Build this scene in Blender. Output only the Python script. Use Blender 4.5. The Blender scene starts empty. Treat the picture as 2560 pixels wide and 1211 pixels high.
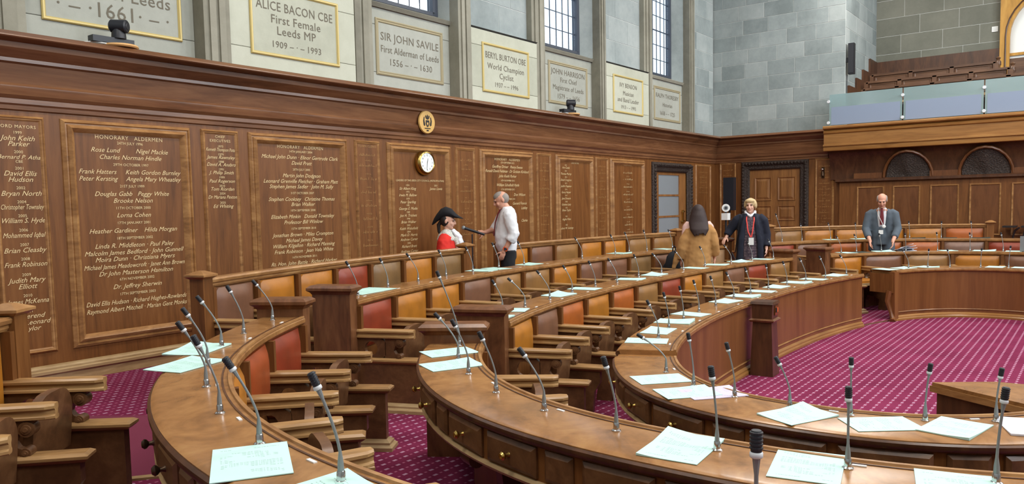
import bpy, bmesh, math, random
import numpy as np
from mathutils import Vector, Matrix

random.seed(7)
SC = bpy.context.scene
COL = SC.collection

# ---------------------------------------------------------------- camera
EYE = 1.525
cam_d = bpy.data.cameras.new('camera'); cam = bpy.data.objects.new('camera', cam_d); COL.objects.link(cam)
def cam_rows(yaw, pitch, roll):
    cy, sy, cp, sp, cr, sr = (math.cos(yaw), math.sin(yaw), math.cos(pitch), math.sin(pitch), math.cos(roll), math.sin(roll))
    f = Vector((cy*cp, sy*cp, sp)); r = Vector((sy, -cy, 0)); u = r.cross(f)
    return cr*r + sr*u, -sr*r + cr*u, f
_r, _u, _f = cam_rows(math.radians(37.487), math.radians(-4.1366), math.radians(-1.1404))
cam.matrix_world = Matrix(((_r.x, _u.x, -_f.x, 0), (_r.y, _u.y, -_f.y, 0), (_r.z, _u.z, -_f.z, EYE), (0, 0, 0, 1)))
cam_d.sensor_width = 36.0; cam_d.lens = 1926.99/2560*36.0; cam_d.shift_y = (653.8-605.5)/2560
cam_d.clip_start = 0.05
SC.camera = cam

# ---------------------------------------------------------------- world, lights, exposure
wd = bpy.data.worlds.new('world'); SC.world = wd; wd.use_nodes = True
bg = wd.node_tree.nodes['Background']
bg.inputs[0].default_value = (0.80, 0.90, 1.0, 1); bg.inputs[1].default_value = 2.6
SC.view_settings.view_transform = 'Standard'; SC.view_settings.look = 'None'
SC.view_settings.exposure = -0.2; SC.view_settings.gamma = 1.0; SC.view_settings.use_curve_mapping = False
SC.cycles.max_bounces = 5; SC.cycles.diffuse_bounces = 3; SC.cycles.glossy_bounces = 2
SC.cycles.adaptive_threshold = 0.05
SC.cycles.transparent_max_bounces = 12; SC.cycles.caustics_reflective = False; SC.cycles.caustics_refractive = False
SC.cycles.sample_clamp_indirect = 4.0

def area(name, loc, size, rot, power, color):
    l = bpy.data.lights.new(name, 'AREA'); l.shape = 'RECTANGLE'; l.size, l.size_y = size
    l.energy = power; l.color = color
    o = bpy.data.objects.new(name, l); COL.objects.link(o); o.location = loc; o.rotation_euler = rot
    return o
# unseen square lamps overhead; the row nearest the viewer is added as fill
for ix, x in enumerate((-0.6, 4.0, 8.6, 13.2, 17.0)):
    for y in (-1.6, 3.6):
        area('ceiling_and_fill_lamp', (x, y, 7.6), (1.6, 1.6), (0, 0, 0), 185, (1.0, 0.95, 0.87))
# daylight coming through the tall windows of the wall opposite
for x in (3.7, 7.65, 11.6, 15.5):
    area('window_daylight', (x, -5.02, 6.2), (1.3, 3.6), (math.radians(90), 0, 0), 320, (0.86, 0.93, 1.0))

# ---------------------------------------------------------------- materials
def srgb(r, g, b):
    def c(v):
        v /= 255.0
        return v/12.92 if v <= 0.04045 else ((v+0.055)/1.055)**2.4
    return (c(r), c(g), c(b), 1)
MAT = {}
class NT:
    def __init__(self, name):
        m = bpy.data.materials.new(name); m.use_nodes = True; self.m = m; self.t = m.node_tree
        self.b = self.t.nodes['Principled BSDF']; MAT[name] = m
    def n(self, typ, **kw):
        x = self.t.nodes.new(typ)
        for k, v in kw.items(): setattr(x, k, v)
        return x
    def l(self, a, b): self.t.links.new(a, b)
    def math(self, op, a, b=None, c=None):
        x = self.n('ShaderNodeMath', operation=op)
        for i, v in enumerate((a, b, c)):
            if v is None: continue
            if isinstance(v, (int, float)): x.inputs[i].default_value = v
            else: self.l(v, x.inputs[i])
        return x.outputs[0]
    def mix(self, fac, a, b, blend='MIX'):
        x = self.n('ShaderNodeMix', data_type='RGBA', blend_type=blend)
        for i, v in ((0, fac), (6, a), (7, b)):
            if isinstance(v, (int, float)): x.inputs[i].default_value = v
            elif isinstance(v, tuple): x.inputs[i].default_value = v
            else: self.l(v, x.inputs[i])
        return x.outputs[2]
    def noise(self, vec, scale, detail=3.0, rough=0.55, dist=0.0):
        x = self.n('ShaderNodeTexNoise'); x.inputs['Scale'].default_value = scale; x.inputs['Detail'].default_value = detail
        x.inputs['Roughness'].default_value = rough; x.inputs['Distortion'].default_value = dist
        if vec is not None: self.l(vec, x.inputs['Vector'])
        return x.outputs['Fac']
    def coords(self, kind='Object', scale=(1, 1, 1), rnd=False):
        if kind == 'Position': v = self.n('ShaderNodeNewGeometry').outputs['Position']
        else: v = self.n('ShaderNodeTexCoord').outputs[kind]
        mp = self.n('ShaderNodeMapping'); mp.inputs['Scale'].default_value = scale; self.l(v, mp.inputs['Vector'])
        if rnd:
            oi = self.n('ShaderNodeObjectInfo'); self.l(self.math('MULTIPLY', oi.outputs['Random'], 40.0), mp.inputs['Location'])
        return mp.outputs['Vector']
    def ramp(self, fac, stops):
        x = self.n('ShaderNodeValToRGB'); el = x.color_ramp.elements
        while len(el) < len(stops): el.new(0.5)
        for e, (p, c) in zip(el, stops): e.position = p; e.color = c
        self.l(fac, x.inputs['Fac']); return x.outputs['Color']
    def base(self, col):
        if isinstance(col, tuple): self.b.inputs['Base Color'].default_value = col
        else: self.l(col, self.b.inputs['Base Color'])
    def bump(self, h, strength=0.2, dist=0.01):
        x = self.n('ShaderNodeBump'); x.inputs['Strength'].default_value = strength; x.inputs['Distance'].default_value = dist
        self.l(h, x.inputs['Height']); self.l(x.outputs['Normal'], self.b.inputs['Normal'])
    def set(self, **kw):
        for k, v in kw.items(): self.b.inputs[k].default_value = v
        return self
def flat(name, col, rough=0.5, metal=0.0, **kw):
    t = NT(name); t.base(col); t.set(Roughness=rough, Metallic=metal)
    for k, v in kw.items(): t.b.inputs[k.replace('_', ' ')].default_value = v
    return t.m
def wood(name, dark, mid, light, scale, rough=0.34, kind='Object', rnd=False, detail=4.0, dist=1.2):
    t = NT(name); v = t.coords(kind, scale, rnd)
    n1 = t.noise(v, 1.0, detail, 0.6, dist)
    v2 = t.coords(kind, tuple(s*7 for s in scale), rnd); n2 = t.noise(v2, 1.0, 3.0, 0.6, 0.3)
    f = t.math('ADD', t.math('MULTIPLY', n1, 0.75), t.math('MULTIPLY', n2, 0.25))
    t.base(t.ramp(f, [(0.30, dark), (0.50, mid), (0.72, light)]))
    t.set(Roughness=rough); t.b.inputs['Specular IOR Level'].default_value = 0.45
    t.bump(n2, 0.06, 0.004); return t.m
W1, W2, W3 = srgb(88, 54, 27), srgb(113, 71, 36), srgb(131, 87, 47)
wood('panel_wood', W1, W2, W3, (9, 9, 0.8), 0.4).node_tree.nodes['Principled BSDF'].inputs['Specular IOR Level'].default_value = 0.3
wood('panel_wood_flat', W1, W2, W3, (0.8, 9, 9))
wood('rail_wood', srgb(116, 79, 46), srgb(152, 109, 66), srgb(182, 140, 90), (3, 3, 9), 0.3)  # pale tones also stand in for highlights on the panel mouldings
wood('cornice_wood', srgb(84, 55, 36), srgb(110, 73, 48), srgb(130, 91, 61), (0.7, 0.7, 8), 0.26)
wood('dark_wood', srgb(52, 32, 21), srgb(76, 47, 30), srgb(96, 62, 39), (6, 6, 1.2), 0.32)
wood('desk_wood', srgb(112, 76, 42), srgb(146, 102, 59), srgb(168, 124, 76), (2.6, 2.6, 2.6), 0.24, dist=2.4)
wood('pier_wood', srgb(80, 49, 30), srgb(108, 69, 43), srgb(130, 88, 56), (5, 5, 1.3), 0.3, rnd=True, dist=2.5)
wood('arm_wood', srgb(124, 92, 58), srgb(158, 120, 76), srgb(182, 146, 98), (1.6, 12, 12), 0.3, rnd=True)
wood('seat_wood', srgb(70, 45, 27), srgb(98, 65, 40), srgb(122, 86, 56), (5, 5, 5), 0.36, rnd=True)
wood('veneer_wood', srgb(98, 59, 31), srgb(118, 74, 40), srgb(134, 88, 50), (5, 5, 0.35), 0.33, dist=0.4)
wood('pale_wood', srgb(140, 112, 76), srgb(166, 138, 98), srgb(186, 160, 120), (2, 2, 12), 0.4)
wood('gallery_wood', srgb(122, 82, 40), srgb(152, 106, 56), srgb(172, 126, 70), (0.6, 0.6, 6), 0.3)
wood('gallery_bench_wood', srgb(66, 44, 32), srgb(92, 64, 46), srgb(116, 84, 62), (0.7, 0.7, 6), 0.3)
wood('golden_wood', srgb(150, 106, 34), srgb(186, 136, 52), srgb(206, 158, 74), (4, 4, 0.8), 0.35)
wood('door_wood', srgb(104, 68, 38), srgb(136, 92, 52), srgb(160, 114, 66), (8, 8, 0.8), 0.34)
t = NT('carved_wood'); v = t.coords('Object', (1, 1, 1)); n = t.noise(v, 38, 4, 0.6)
t.base(t.ramp(n, [(0.35, srgb(34, 25, 20)), (0.6, srgb(62, 48, 40)), (0.8, srgb(92, 78, 68))])); t.set(Roughness=0.45); t.bump(n, 0.9, 0.03)

def leather(name, c):
    t = NT(name); v = t.coords('Object', (1, 1, 1), True); n = t.noise(v, 5, 3, 0.6); g = t.noise(v, 90, 2, 0.5)
    dk = tuple(x*0.78 for x in c[:3])+(1,); lt = tuple(min(1, x*1.12) for x in c[:3])+(1,)
    t.base(t.ramp(n, [(0.3, dk), (0.55, c), (0.75, lt)])); t.set(Roughness=0.42); t.bump(g, 0.12, 0.003)
LEATHER = {'amber': srgb(166, 104, 27), 'orange': srgb(162, 84, 27), 'red': srgb(132, 50, 24), 'brown': srgb(114, 76, 54), 'tan': srgb(136, 96, 50),
           'olive': srgb(118, 88, 52), 'taupe': srgb(130, 98, 82), 'beige': srgb(152, 118, 86), 'russet': srgb(144, 64, 26)}
for k, c in LEATHER.items(): leather('leather_'+k, c)

def stone(name, a, b, c, mort=False):
    t = NT(name); v = t.coords('Position'); n = t.noise(v, 1.1, 5, 0.6); n2 = t.noise(v, 9, 4, 0.65); oi = t.n('ShaderNodeObjectInfo')
    f = t.math('ADD', t.math('MULTIPLY', n, 0.6), t.math('MULTIPLY', n2, 0.2)); f = t.math('ADD', f, t.math('MULTIPLY', oi.outputs['Random'], 0.26))
    t.base(t.ramp(f, [(0.32, a), (0.52, b), (0.72, c)])); t.set(Roughness=0.85); t.bump(n2, 0.25, 0.01)
stone('ashlar_stone', srgb(122, 132, 132), srgb(146, 156, 156), srgb(168, 176, 175))
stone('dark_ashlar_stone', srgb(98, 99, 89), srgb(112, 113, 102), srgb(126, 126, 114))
stone('pilaster_stone', srgb(112, 110, 98), srgb(136, 134, 120), srgb(154, 152, 138))
stone('plaque_stone', srgb(160, 163, 148), srgb(178, 181, 165), srgb(190, 193, 178))
stone('grey_plaque_stone', srgb(146, 149, 140), srgb(160, 163, 154), srgb(174, 177, 168))
stone('mortar', srgb(190, 196, 192), srgb(204, 208, 204), srgb(214, 216, 212))
stone('plaster', srgb(196, 192, 180), srgb(208, 204, 192), srgb(216, 212, 202))
flat('sill_stone', srgb(70, 72, 72), 0.8)
flat('gilt', srgb(196, 176, 112), 0.45, 0.15)
flat('stone_moulding', srgb(158, 148, 118), 0.7)
flat('incised_letter', srgb(104, 98, 84), 0.8)
flat('gold_letter', srgb(222, 196, 146), 0.5)
flat('dim_gold_letter', srgb(172, 130, 78), 0.5)
flat('brass', srgb(196, 164, 92), 0.25, 1.0)
flat('dark_bronze', srgb(70, 52, 38), 0.3, 0.8)
flat('chrome', srgb(200, 200, 200), 0.15, 1.0)
flat('neck_grey', srgb(132, 137, 138), 0.4, 0.25)
flat('mic_black', srgb(34, 36, 42), 0.5)
flat('mic_ring', srgb(214, 218, 222), 0.35)
flat('black_plastic', srgb(22, 25, 34), 0.45)
flat('white_plastic', srgb(226, 228, 226), 0.4)
flat('lead', srgb(52, 62, 78), 0.5)
flat('window_frame_paint', srgb(60, 66, 78), 0.5)
flat('black_fabric', srgb(20, 22, 30), 0.9)
flat('table_black', srgb(28, 24, 26), 0.35)
flat('clock_face', srgb(232, 238, 238), 0.4)
flat('ink', srgb(30, 26, 24), 0.6)
flat('red_light', srgb(210, 90, 40), 0.4)
flat('crest_wood', srgb(206, 166, 96), 0.4)
flat('pale_disc_wood', srgb(206, 160, 104), 0.45)
flat('plain_carpet', srgb(112, 36, 63), 0.95)
# glass of the leaded windows
t = NT('window_glass'); tr = t.n('ShaderNodeBsdfTransparent'); tr.inputs[0].default_value = (0.93, 0.97, 1, 1)
gl = t.n('ShaderNodeBsdfGlossy'); gl.inputs['Roughness'].default_value = 0.08; mx = t.n('ShaderNodeMixShader'); mx.inputs[0].default_value = 0.08
t.l(tr.outputs[0], mx.inputs[1]); t.l(gl.outputs[0], mx.inputs[2]); t.l(mx.outputs[0], t.t.nodes['Material Output'].inputs['Surface'])
# etched greenish-blue balustrade glass
t = NT('balustrade_glass'); tr = t.n('ShaderNodeBsdfTransparent'); tr.inputs[0].default_value = (0.72, 0.86, 0.88, 1)
df = t.n('ShaderNodeBsdfTranslucent'); df.inputs[0].default_value = srgb(150, 170, 172)
d2 = t.n('ShaderNodeBsdfDiffuse'); d2.inputs[0].default_value = srgb(150, 170, 172); a1 = t.n('ShaderNodeAddShader'); t.l(df.outputs[0], a1.inputs[0]); t.l(d2.outputs[0], a1.inputs[1])
gl = t.n('ShaderNodeBsdfGlossy'); gl.inputs['Roughness'].default_value = 0.12
m1 = t.n('ShaderNodeMixShader'); m1.inputs[0].default_value = 0.5; t.l(tr.outputs[0], m1.inputs[1]); t.l(a1.outputs[0], m1.inputs[2])
m2 = t.n('ShaderNodeMixShader'); m2.inputs[0].default_value = 0.16; t.l(m1.outputs[0], m2.inputs[1]); t.l(gl.outputs[0], m2.inputs[2])
t.l(m2.outputs[0], t.t.nodes['Material Output'].inputs['Surface'])
# frosted door glass
t = NT('frosted_glass'); t.base(srgb(150, 156, 160)); t.set(Roughness=0.3); t.b.inputs['Transmission Weight'].default_value = 0.35
# carpet: woven motifs in rows
t = NT('carpet'); pos = t.n('ShaderNodeNewGeometry').outputs['Position']; sp = t.n('ShaderNodeSeparateXYZ'); t.l(pos, sp.inputs[0])
X, Y = sp.outputs[0], sp.outputs[1]
def motif(px, py, ox, oy, hw, hh):
    yy = t.math('ADD', t.math('DIVIDE', Y, py), oy); row = t.math('FLOOR', yy)
    xx = t.math('ADD', t.math('ADD', t.math('DIVIDE', X, px), ox), t.math('MULTIPLY', t.math('MODULO', t.math('ABSOLUTE', row), 2.0), 0.5))
    fx = t.math('ABSOLUTE', t.math('SUBTRACT', t.math('FRACT', xx), 0.5)); fy = t.math('ABSOLUTE', t.math('SUBTRACT', t.math('FRACT', yy), 0.5))
    return t.math('MULTIPLY', t.math('LESS_THAN', fx, hw), t.math('LESS_THAN', fy, hh))
big = motif(0.10, 0.082, 0.0, 0.0, 0.17, 0.13); sm = motif(0.10, 0.082, 0.5, 0.0, 0.10, 0.09)
nz = t.noise(pos, 2.2, 3, 0.6); ground = t.ramp(nz, [(0.3, srgb(106, 32, 62)), (0.7, srgb(124, 43, 75))])
c1 = t.mix(t.math('MULTIPLY', sm, 0.6), ground, srgb(190, 116, 144)); c2 = t.mix(t.math('MULTIPLY', big, 0.8), c1, srgb(190, 152, 176))
t.base(c2); t.set(Roughness=0.95); t.b.inputs['Specular IOR Level'].default_value = 0.1
t.bump(t.noise(pos, 260, 1, 0.5), 0.3, 0.004)
# printed paper
def paper(name, c, ink, lines=True):
    t = NT(name); v = t.n('ShaderNodeTexCoord').outputs['Object']; sp = t.n('ShaderNodeSeparateXYZ'); t.l(v, sp.inputs[0])
    x, y = sp.outputs[0], sp.outputs[1]
    rows = t.math('LESS_THAN', t.math('FRACT', t.math('MULTIPLY', y, 85.0)), 0.34)
    wv = t.noise(t.coords('Object', (260, 8, 1)), 1.0, 1, 0.5); seg = t.math('GREATER_THAN', wv, 0.47)
    blk = t.math('GREATER_THAN', t.noise(t.coords('Object', (7, 22, 1)), 1.0, 1, 0.5), 0.5)
    inx = t.math('LESS_THAN', t.math('ABSOLUTE', x), 0.083); iny = t.math('LESS_THAN', t.math('ABSOLUTE', y), 0.125)
    f = t.math('MULTIPLY', t.math('MULTIPLY', rows, seg), t.math('MULTIPLY', t.math('MULTIPLY', inx, iny), blk))
    t.base(t.mix(t.math('MULTIPLY', f, 0.7), c, ink)); t.set(Roughness=0.7)
paper('mint_paper', srgb(184, 220, 212), srgb(110, 140, 134))
paper('white_paper', srgb(206, 208, 218), srgb(150, 150, 160))
paper('lilac_paper', srgb(196, 188, 212), srgb(150, 146, 170))
wood('dado_wood', srgb(82, 48, 25), srgb(102, 62, 33), srgb(116, 74, 42), (5, 5, 1.0), 0.3, dist=2.0)
flat('blue_band', srgb(136, 150, 172), 0.3)
flat('dark_folder', srgb(34, 52, 48), 0.6)

# ---------------------------------------------------------------- mesh helpers
class MB:
    def __init__(self): self.v = []; self.f = []
    def add(self, vs, fs):
        n = len(self.v); self.v += [tuple(p) for p in vs]; self.f += [tuple(i+n for i in f) for f in fs]; return self
    def box(self, x0, x1, y0, y1, z0, z1, M=None):
        vs = [(x, y, z) for z in (z0, z1) for y in (y0, y1) for x in (x0, x1)]
        if M is not None: vs = [M @ Vector(p) for p in vs]
        return self.add(vs, [(0, 2, 3, 1), (4, 5, 7, 6), (0, 1, 5, 4), (2, 6, 7, 3), (0, 4, 6, 2), (1, 3, 7, 5)])
    def prism(self, poly, c0, c1, plane='xz', M=None):
        def P(a, b, c): return {'xz': (a, c, b), 'xy': (a, b, c), 'yz': (c, a, b)}[plane]
        n = len(poly); vs = [P(a, b, c0) for a, b in poly]+[P(a, b, c1) for a, b in poly]
        if M is not None: vs = [M @ Vector(p) for p in vs]
        return self.add(vs, [tuple(range(n-1, -1, -1)), tuple(range(n, 2*n))]+[(i, (i+1) % n, (i+1) % n+n, i+n) for i in range(n)])
    def tube(self, pts, rad, n=8, flatten=None):
        pts = [Vector(p) for p in pts]; k = len(pts)
        if not isinstance(rad, (list, tuple)): rad = [rad]*k
        up = None; vs = []
        for i, p in enumerate(pts):
            d = (pts[min(i+1, k-1)]-pts[max(i-1, 0)])
            d = d.normalized() if d.length > 1e-9 else Vector((0, 0, 1))
            if up is None:
                up = Vector((1, 0, 0)) if abs(d.x) < 0.9 else Vector((0, 1, 0))
            a = (up-d*up.dot(d)).normalized(); up = a; b = d.cross(a); r = rad[i]
            ra, rb = (r, r) if not isinstance(r, (tuple, list)) else r
            for j in range(n):
                t = 2*math.pi*j/n; vs.append(p+a*(ra*math.cos(t))+b*(rb*math.sin(t)))
        fs = [(i*n+j, i*n+(j+1) % n, (i+1)*n+(j+1) % n, (i+1)*n+j) for i in range(k-1) for j in range(n)]
        fs += [tuple(range(n-1, -1, -1)), tuple(range((k-1)*n, k*n))]
        return self.add(vs, fs)
    def lathe(self, prof, c=(0, 0, 0), n=16, M=None):
        vs = []; k = len(prof)
        for r, z in prof:
            for j in range(n):
                t = 2*math.pi*j/n; vs.append(Vector((r*math.cos(t), r*math.sin(t), z)))
        if M is not None: vs = [M @ p for p in vs]
        vs = [p+Vector(c) for p in vs]
        fs = [(i*n+j, i*n+(j+1) % n, (i+1)*n+(j+1) % n, (i+1)*n+j) for i in range(k-1) for j in range(n)]
        fs += [tuple(range(n-1, -1, -1)), tuple(range((k-1)*n, k*n))]
        return self.add(vs, fs)
    def ball(self, c, r, nu=12, nv=8, M=None):
        if isinstance(r, (int, float)): r = (r, r, r)
        vs = []
        for i in range(1, nv):
            ph = math.pi*i/nv
            for j in range(nu):
                th = 2*math.pi*j/nu; vs.append(Vector((r[0]*math.sin(ph)*math.cos(th), r[1]*math.sin(ph)*math.sin(th), r[2]*math.cos(ph))))
        vs += [Vector((0, 0, r[2])), Vector((0, 0, -r[2]))]
        if M is not None: vs = [M @ p for p in vs]
        vs = [p+Vector(c) for p in vs]; T = len(vs)-2
        fs = [(i*nu+j, (i+1)*nu+j, (i+1)*nu+(j+1) % nu, i*nu+(j+1) % nu) for i in range(nv-2) for j in range(nu)]
        fs += [(T, j, (j+1) % nu) for j in range(nu)]+[(T+1, (nv-2)*nu+(j+1) % nu, (nv-2)*nu+j) for j in range(nu)]
        return self.add(vs, fs)
    def loft(self, rings):                      # rings: (cx,cy,cz,rx,ry[,rot]) horizontal ellipses
        n = 20; vs = []
        for r in rings:
            cx, cy, cz, rx, ry = r[:5]; rot = r[5] if len(r) > 5 else 0; tilt = r[6] if len(r) > 6 else 0
            for j in range(n):
                t = 2*math.pi*j/n; a, b = rx*math.cos(t), ry*math.sin(t)
                vs.append((cx+a*math.cos(rot)-b*math.sin(rot), cy+a*math.sin(rot)+b*math.cos(rot), cz+tilt*b))
        k = len(rings)
        fs = [(i*n+j, i*n+(j+1) % n, (i+1)*n+(j+1) % n, (i+1)*n+j) for i in range(k-1) for j in range(n)]
        fs += [tuple(range(n-1, -1, -1)), tuple(range((k-1)*n, k*n))]
        return self.add(vs, fs)
    def sweep(self, fr, prof):                  # closed profile (off, z) along ring frames, capped
        n = len(prof); vs = []
        for P, N, T in fr:
            for o, z in prof: vs.append((P[0]+N[0]*o, P[1]+N[1]*o, z))
        k = len(fr)
        fs = [(i*n+j, i*n+(j+1) % n, (i+1)*n+(j+1) % n, (i+1)*n+j) for i in range(k-1) for j in range(n)]
        fs += [tuple(range(n-1, -1, -1)), tuple(range((k-1)*n, k*n))]
        return self.add(vs, fs)
    def mesh(self, name, smooth=False, ang=38):
        me = bpy.data.meshes.new(name); me.from_pydata(self.v, [], self.f)
        bm = bmesh.new(); bm.from_mesh(me); bmesh.ops.recalc_face_normals(bm, faces=bm.faces); bm.to_mesh(me); bm.free()
        if smooth:
            me.polygons.foreach_set('use_smooth', [True]*len(me.polygons)); me.set_sharp_from_angle(angle=math.radians(ang))
        return me
    def build(self, name, mat, parent=None, smooth=False, ang=38, local=False):
        return obj(name, self.mesh(name, smooth, ang), mat, parent, local)
WM = {}
def obj(name, me, mat=None, parent=None, local=False, basis=None):
    o = bpy.data.objects.new(name, me); COL.objects.link(o)
    if mat is not None and me is not None:
        m = MAT[mat] if isinstance(mat, str) else mat
        if not me.materials: me.materials.append(m)
        elif me.materials[0] != m:
            o.material_slots[0].link = 'OBJECT'; o.material_slots[0].material = m
    b = basis if basis is not None else Matrix.Identity(4)
    if basis is not None: o.matrix_basis = basis
    if parent is not None:
        o.parent = parent
        if local: WM[o.name] = WM[parent.name] @ b
        else:
            o.matrix_parent_inverse = WM[parent.name].inverted(); WM[o.name] = b
    else: WM[o.name] = b
    return o
def tag(o, label, cat=None, group=None, kind=None):
    o['label'] = label
    if cat: o['category'] = cat
    if group: o['group'] = group
    if kind: o['kind'] = kind
    return o
def thing(name, label, cat, loc=(0, 0, 0), rz=0.0, group=None, kind=None):
    o = bpy.data.objects.new(name, None); COL.objects.link(o); o.empty_display_size = 0.1
    o.location = loc; o.rotation_euler = (0, 0, rz)
    WM[o.name] = Matrix.Translation(Vector(loc)) @ Matrix.Rotation(rz, 4, 'Z')
    return tag(o, label, cat, group, kind)
ORD = ['first', 'second', 'third', 'fourth', 'fifth', 'sixth', 'seventh', 'eighth', 'ninth', 'tenth', 'eleventh', 'twelfth', 'thirteenth', 'fourteenth', 'fifteenth']

# ---------------------------------------------------------------- the oval rings of the seating
OX, OY = 8.611, 1.158
RING = {'front': (4.625, 1.766, 2.37), 'middle': (5.913, 3.055, 2.36), 'rear': (7.217, 4.386, 2.275), 'rail': (8.647, 5.362, 2.21)}
DTOP = {'front': 0.47, 'middle': 0.63, 'rear': 0.78, 'rail': 1.0}      # heights of the desk tops and of the back rail
ZA, ZB, ZC, ZW = 0.0, -0.13, -0.25, -0.27                                # floors: rear row, middle row, front row, well
ROWZ = {'rail': ZA, 'rear': ZB, 'middle': ZC, 'front': ZW}               # floor on the inner side of each ring
_tab = {}
def ring_table(k):
    if k in _tab: return _tab[k]
    a, b, n = RING[k]; tt = np.linspace(-1.2, math.pi+0.9, 6000); c, s = np.cos(tt), np.sin(tt)
    P = np.stack([OX-a*np.sign(c)*abs(c)**(2/n), OY+b*np.sign(s)*abs(s)**(2/n)], 1)
    L = np.r_[0, np.cumsum(np.linalg.norm(np.diff(P, axis=0), axis=1))]; L = L-np.interp(0, tt, L)
    _tab[k] = (L, P); return _tab[k]
def at(k, s):
    L, P = ring_table(k)
    p = np.array([np.interp(s, L, P[:, 0]), np.interp(s, L, P[:, 1])])
    q0 = np.array([np.interp(s-.04, L, P[:, 0]), np.interp(s-.04, L, P[:, 1])]); q1 = np.array([np.interp(s+.04, L, P[:, 0]), np.interp(s+.04, L, P[:, 1])])
    d = q1-q0; d = d/np.linalg.norm(d)
    return p, np.array([-d[1], d[0]]), d                                  # point, outward normal, tangent
def frames(k, s0, s1, step=0.09):
    n = max(2, int(abs(s1-s0)/step)+1)
    return [at(k, s) for s in np.linspace(s0, s1, n)]
def closed_loop(k, off=0.0, n=160):
    a, b, m = RING[k]; out = []
    for i in range(n):
        tt = 2*math.pi*i/n; c, s = math.cos(tt), math.sin(tt)
        sg = lambda v: (1 if v >= 0 else -1)
        out.append((OX-(a+off)*sg(c)*abs(c)**(2/m), OY+(b+off)*sg(s)*abs(s)**(2/m)))
    return out

# ---------------------------------------------------------------- lettering
_fc = bpy.data.curves.new('lettering_source', 'FONT'); _fo = bpy.data.objects.new('lettering_source', _fc)
def text_geo(s, size, shear=0.0, bold=0.0, spacing=1.0):
    _fc.body = s; _fc.size = size; _fc.shear = shear; _fc.offset = bold; _fc.space_character = spacing; _fc.align_x = 'CENTER'; _fc.align_y = 'CENTER'
    _fc.resolution_u = 2; _fc.extrude = 0.0; _fc.fill_mode = 'FRONT'
    me = bpy.data.meshes.new_from_object(_fo)
    vs = [tuple(v.co) for v in me.vertices]; fs = [tuple(p.vertices) for p in me.polygons]; bpy.data.meshes.remove(me)
    return vs, fs
def text_on(mb, s, size, place, a, z, maxw=None, shear=0.0, bold=0.0, width=None, spacing=1.0):
    if not s.strip(): return
    vs, fs = text_geo(s, size, shear, bold, spacing)
    if not vs: return
    w = max(v[0] for v in vs)-min(v[0] for v in vs); k = 1.0
    if width: k = width/w
    elif maxw and w > maxw: k = maxw/w
    mb.add([place(a, v[0]*k, z+v[1]) for v in vs], fs)
def scribble(mb, place, a, z, w, h, rng):               # lettering too far off to read: small slanted strokes
    x = -w/2
    while x < w/2:
        d = rng.uniform(0.25, 0.55)*h; hh = h*(1.0 if rng.random() < 0.25 else rng.uniform(0.45, 0.7)); th = h*0.13
        if rng.random() < 0.13: x += h*0.5; continue
        sl = 0.25*hh
        mb.add([place(a, x, z-h/2), place(a, x+th, z-h/2), place(a, x+th+sl, z-h/2+hh), place(a, x+sl, z-h/2+hh)], [(0, 1, 2, 3)])
        if rng.random() < 0.6:
            zz = z-h/2+rng.choice((0.0, 0.4))*hh
            mb.add([place(a, x, zz), place(a, x+d, zz), place(a, x+d, zz+th), place(a, x, zz+th)], [(0, 1, 2, 3)])
        x += d+h*0.1

# ---------------------------------------------------------------- floors
YW, XB = 7.5, 17.93                                     # planes of the side wall and of the end wall
def ring_floor(outer, inner, z, name, label):
    n = len(outer); vs = [(x, y, z) for x, y in outer]
    if inner:
        vs += [(x, y, z) for x, y in inner]; fs = [(i, (i+1) % n, n+(i+1) % n, n+i) for i in range(n)]
    else: fs = [tuple(range(n))]
    # risers down from the outer edge
    return MB().add(vs, fs).build(name, 'carpet', None)
def rect_loop(n=160):
    out = []
    for i in range(n):
        tt = 2*math.pi*i/n; c, s = -math.cos(tt), math.sin(tt)
        hx0, hx1, hy0, hy1 = OX+2.2, XB+0.3-OX, OY+5.4, YW+0.15-OY
        k = min((hx1 if c > 0 else hx0)/max(abs(c), 1e-6), (hy1 if s > 0 else hy0)/max(abs(s), 1e-6))
        out.append((OX+c*k, OY+s*k))
    return out
fl = ring_floor(rect_loop(), closed_loop('rear'), ZA, 'floor', ''); tag(fl, 'magenta patterned carpet of the outer aisle by the panelled walls', kind='structure')
fl = ring_floor(closed_loop('rear'), closed_loop('middle'), ZB, 'floor', ''); tag(fl, 'magenta patterned carpet of the middle tier', kind='structure')
fl = ring_floor(closed_loop('middle'), closed_loop('front'), ZC, 'floor', ''); tag(fl, 'magenta patterned carpet of the innermost seating tier', kind='structure')
fl = ring_floor(closed_loop('front', 0.02), None, ZW, 'floor', ''); tag(fl, 'magenta carpet with rows of white motifs in the central well', kind='structure')
for nm, zz0, zz1 in (('rear', ZB, ZA), ('middle', ZC, ZB)):
    lp = closed_loop(nm, -0.004); n = len(lp)
    mb = MB().add([(x, y, zz0) for x, y in lp]+[(x, y, zz1+0.001) for x, y in lp], [(i, (i+1) % n, n+(i+1) % n, n+i) for i in range(n)])
    tag(mb.build('trim_%d' % (1 if nm == 'rear' else 2), 'rail_wood'), 'pale wooden step edge of the %s tier in the aisles' % ('middle' if nm == 'rear' else 'innermost'), kind='structure')
lp = closed_loop('front', 0.015); n = len(lp)
tag(MB().add([(x, y, ZW-.01) for x, y in lp]+[(x, y, ZC+0.003) for x, y in lp], [(i, (i+1) % n, n+(i+1) % n, n+i) for i in range(n)]).build('trim_5', 'pale_wood'), 'pale threshold strip round the carpeted well', kind='structure')
tag(MB().box(-2.3, XB+0.4, -5.4, YW+0.3, -0.5, -0.42).build('floor_light_stop', 'mortar'), 'unseen slab added beneath the tiers to block light', kind='structure')  # unseen slab, added to stop light leaking in below the floors
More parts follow.
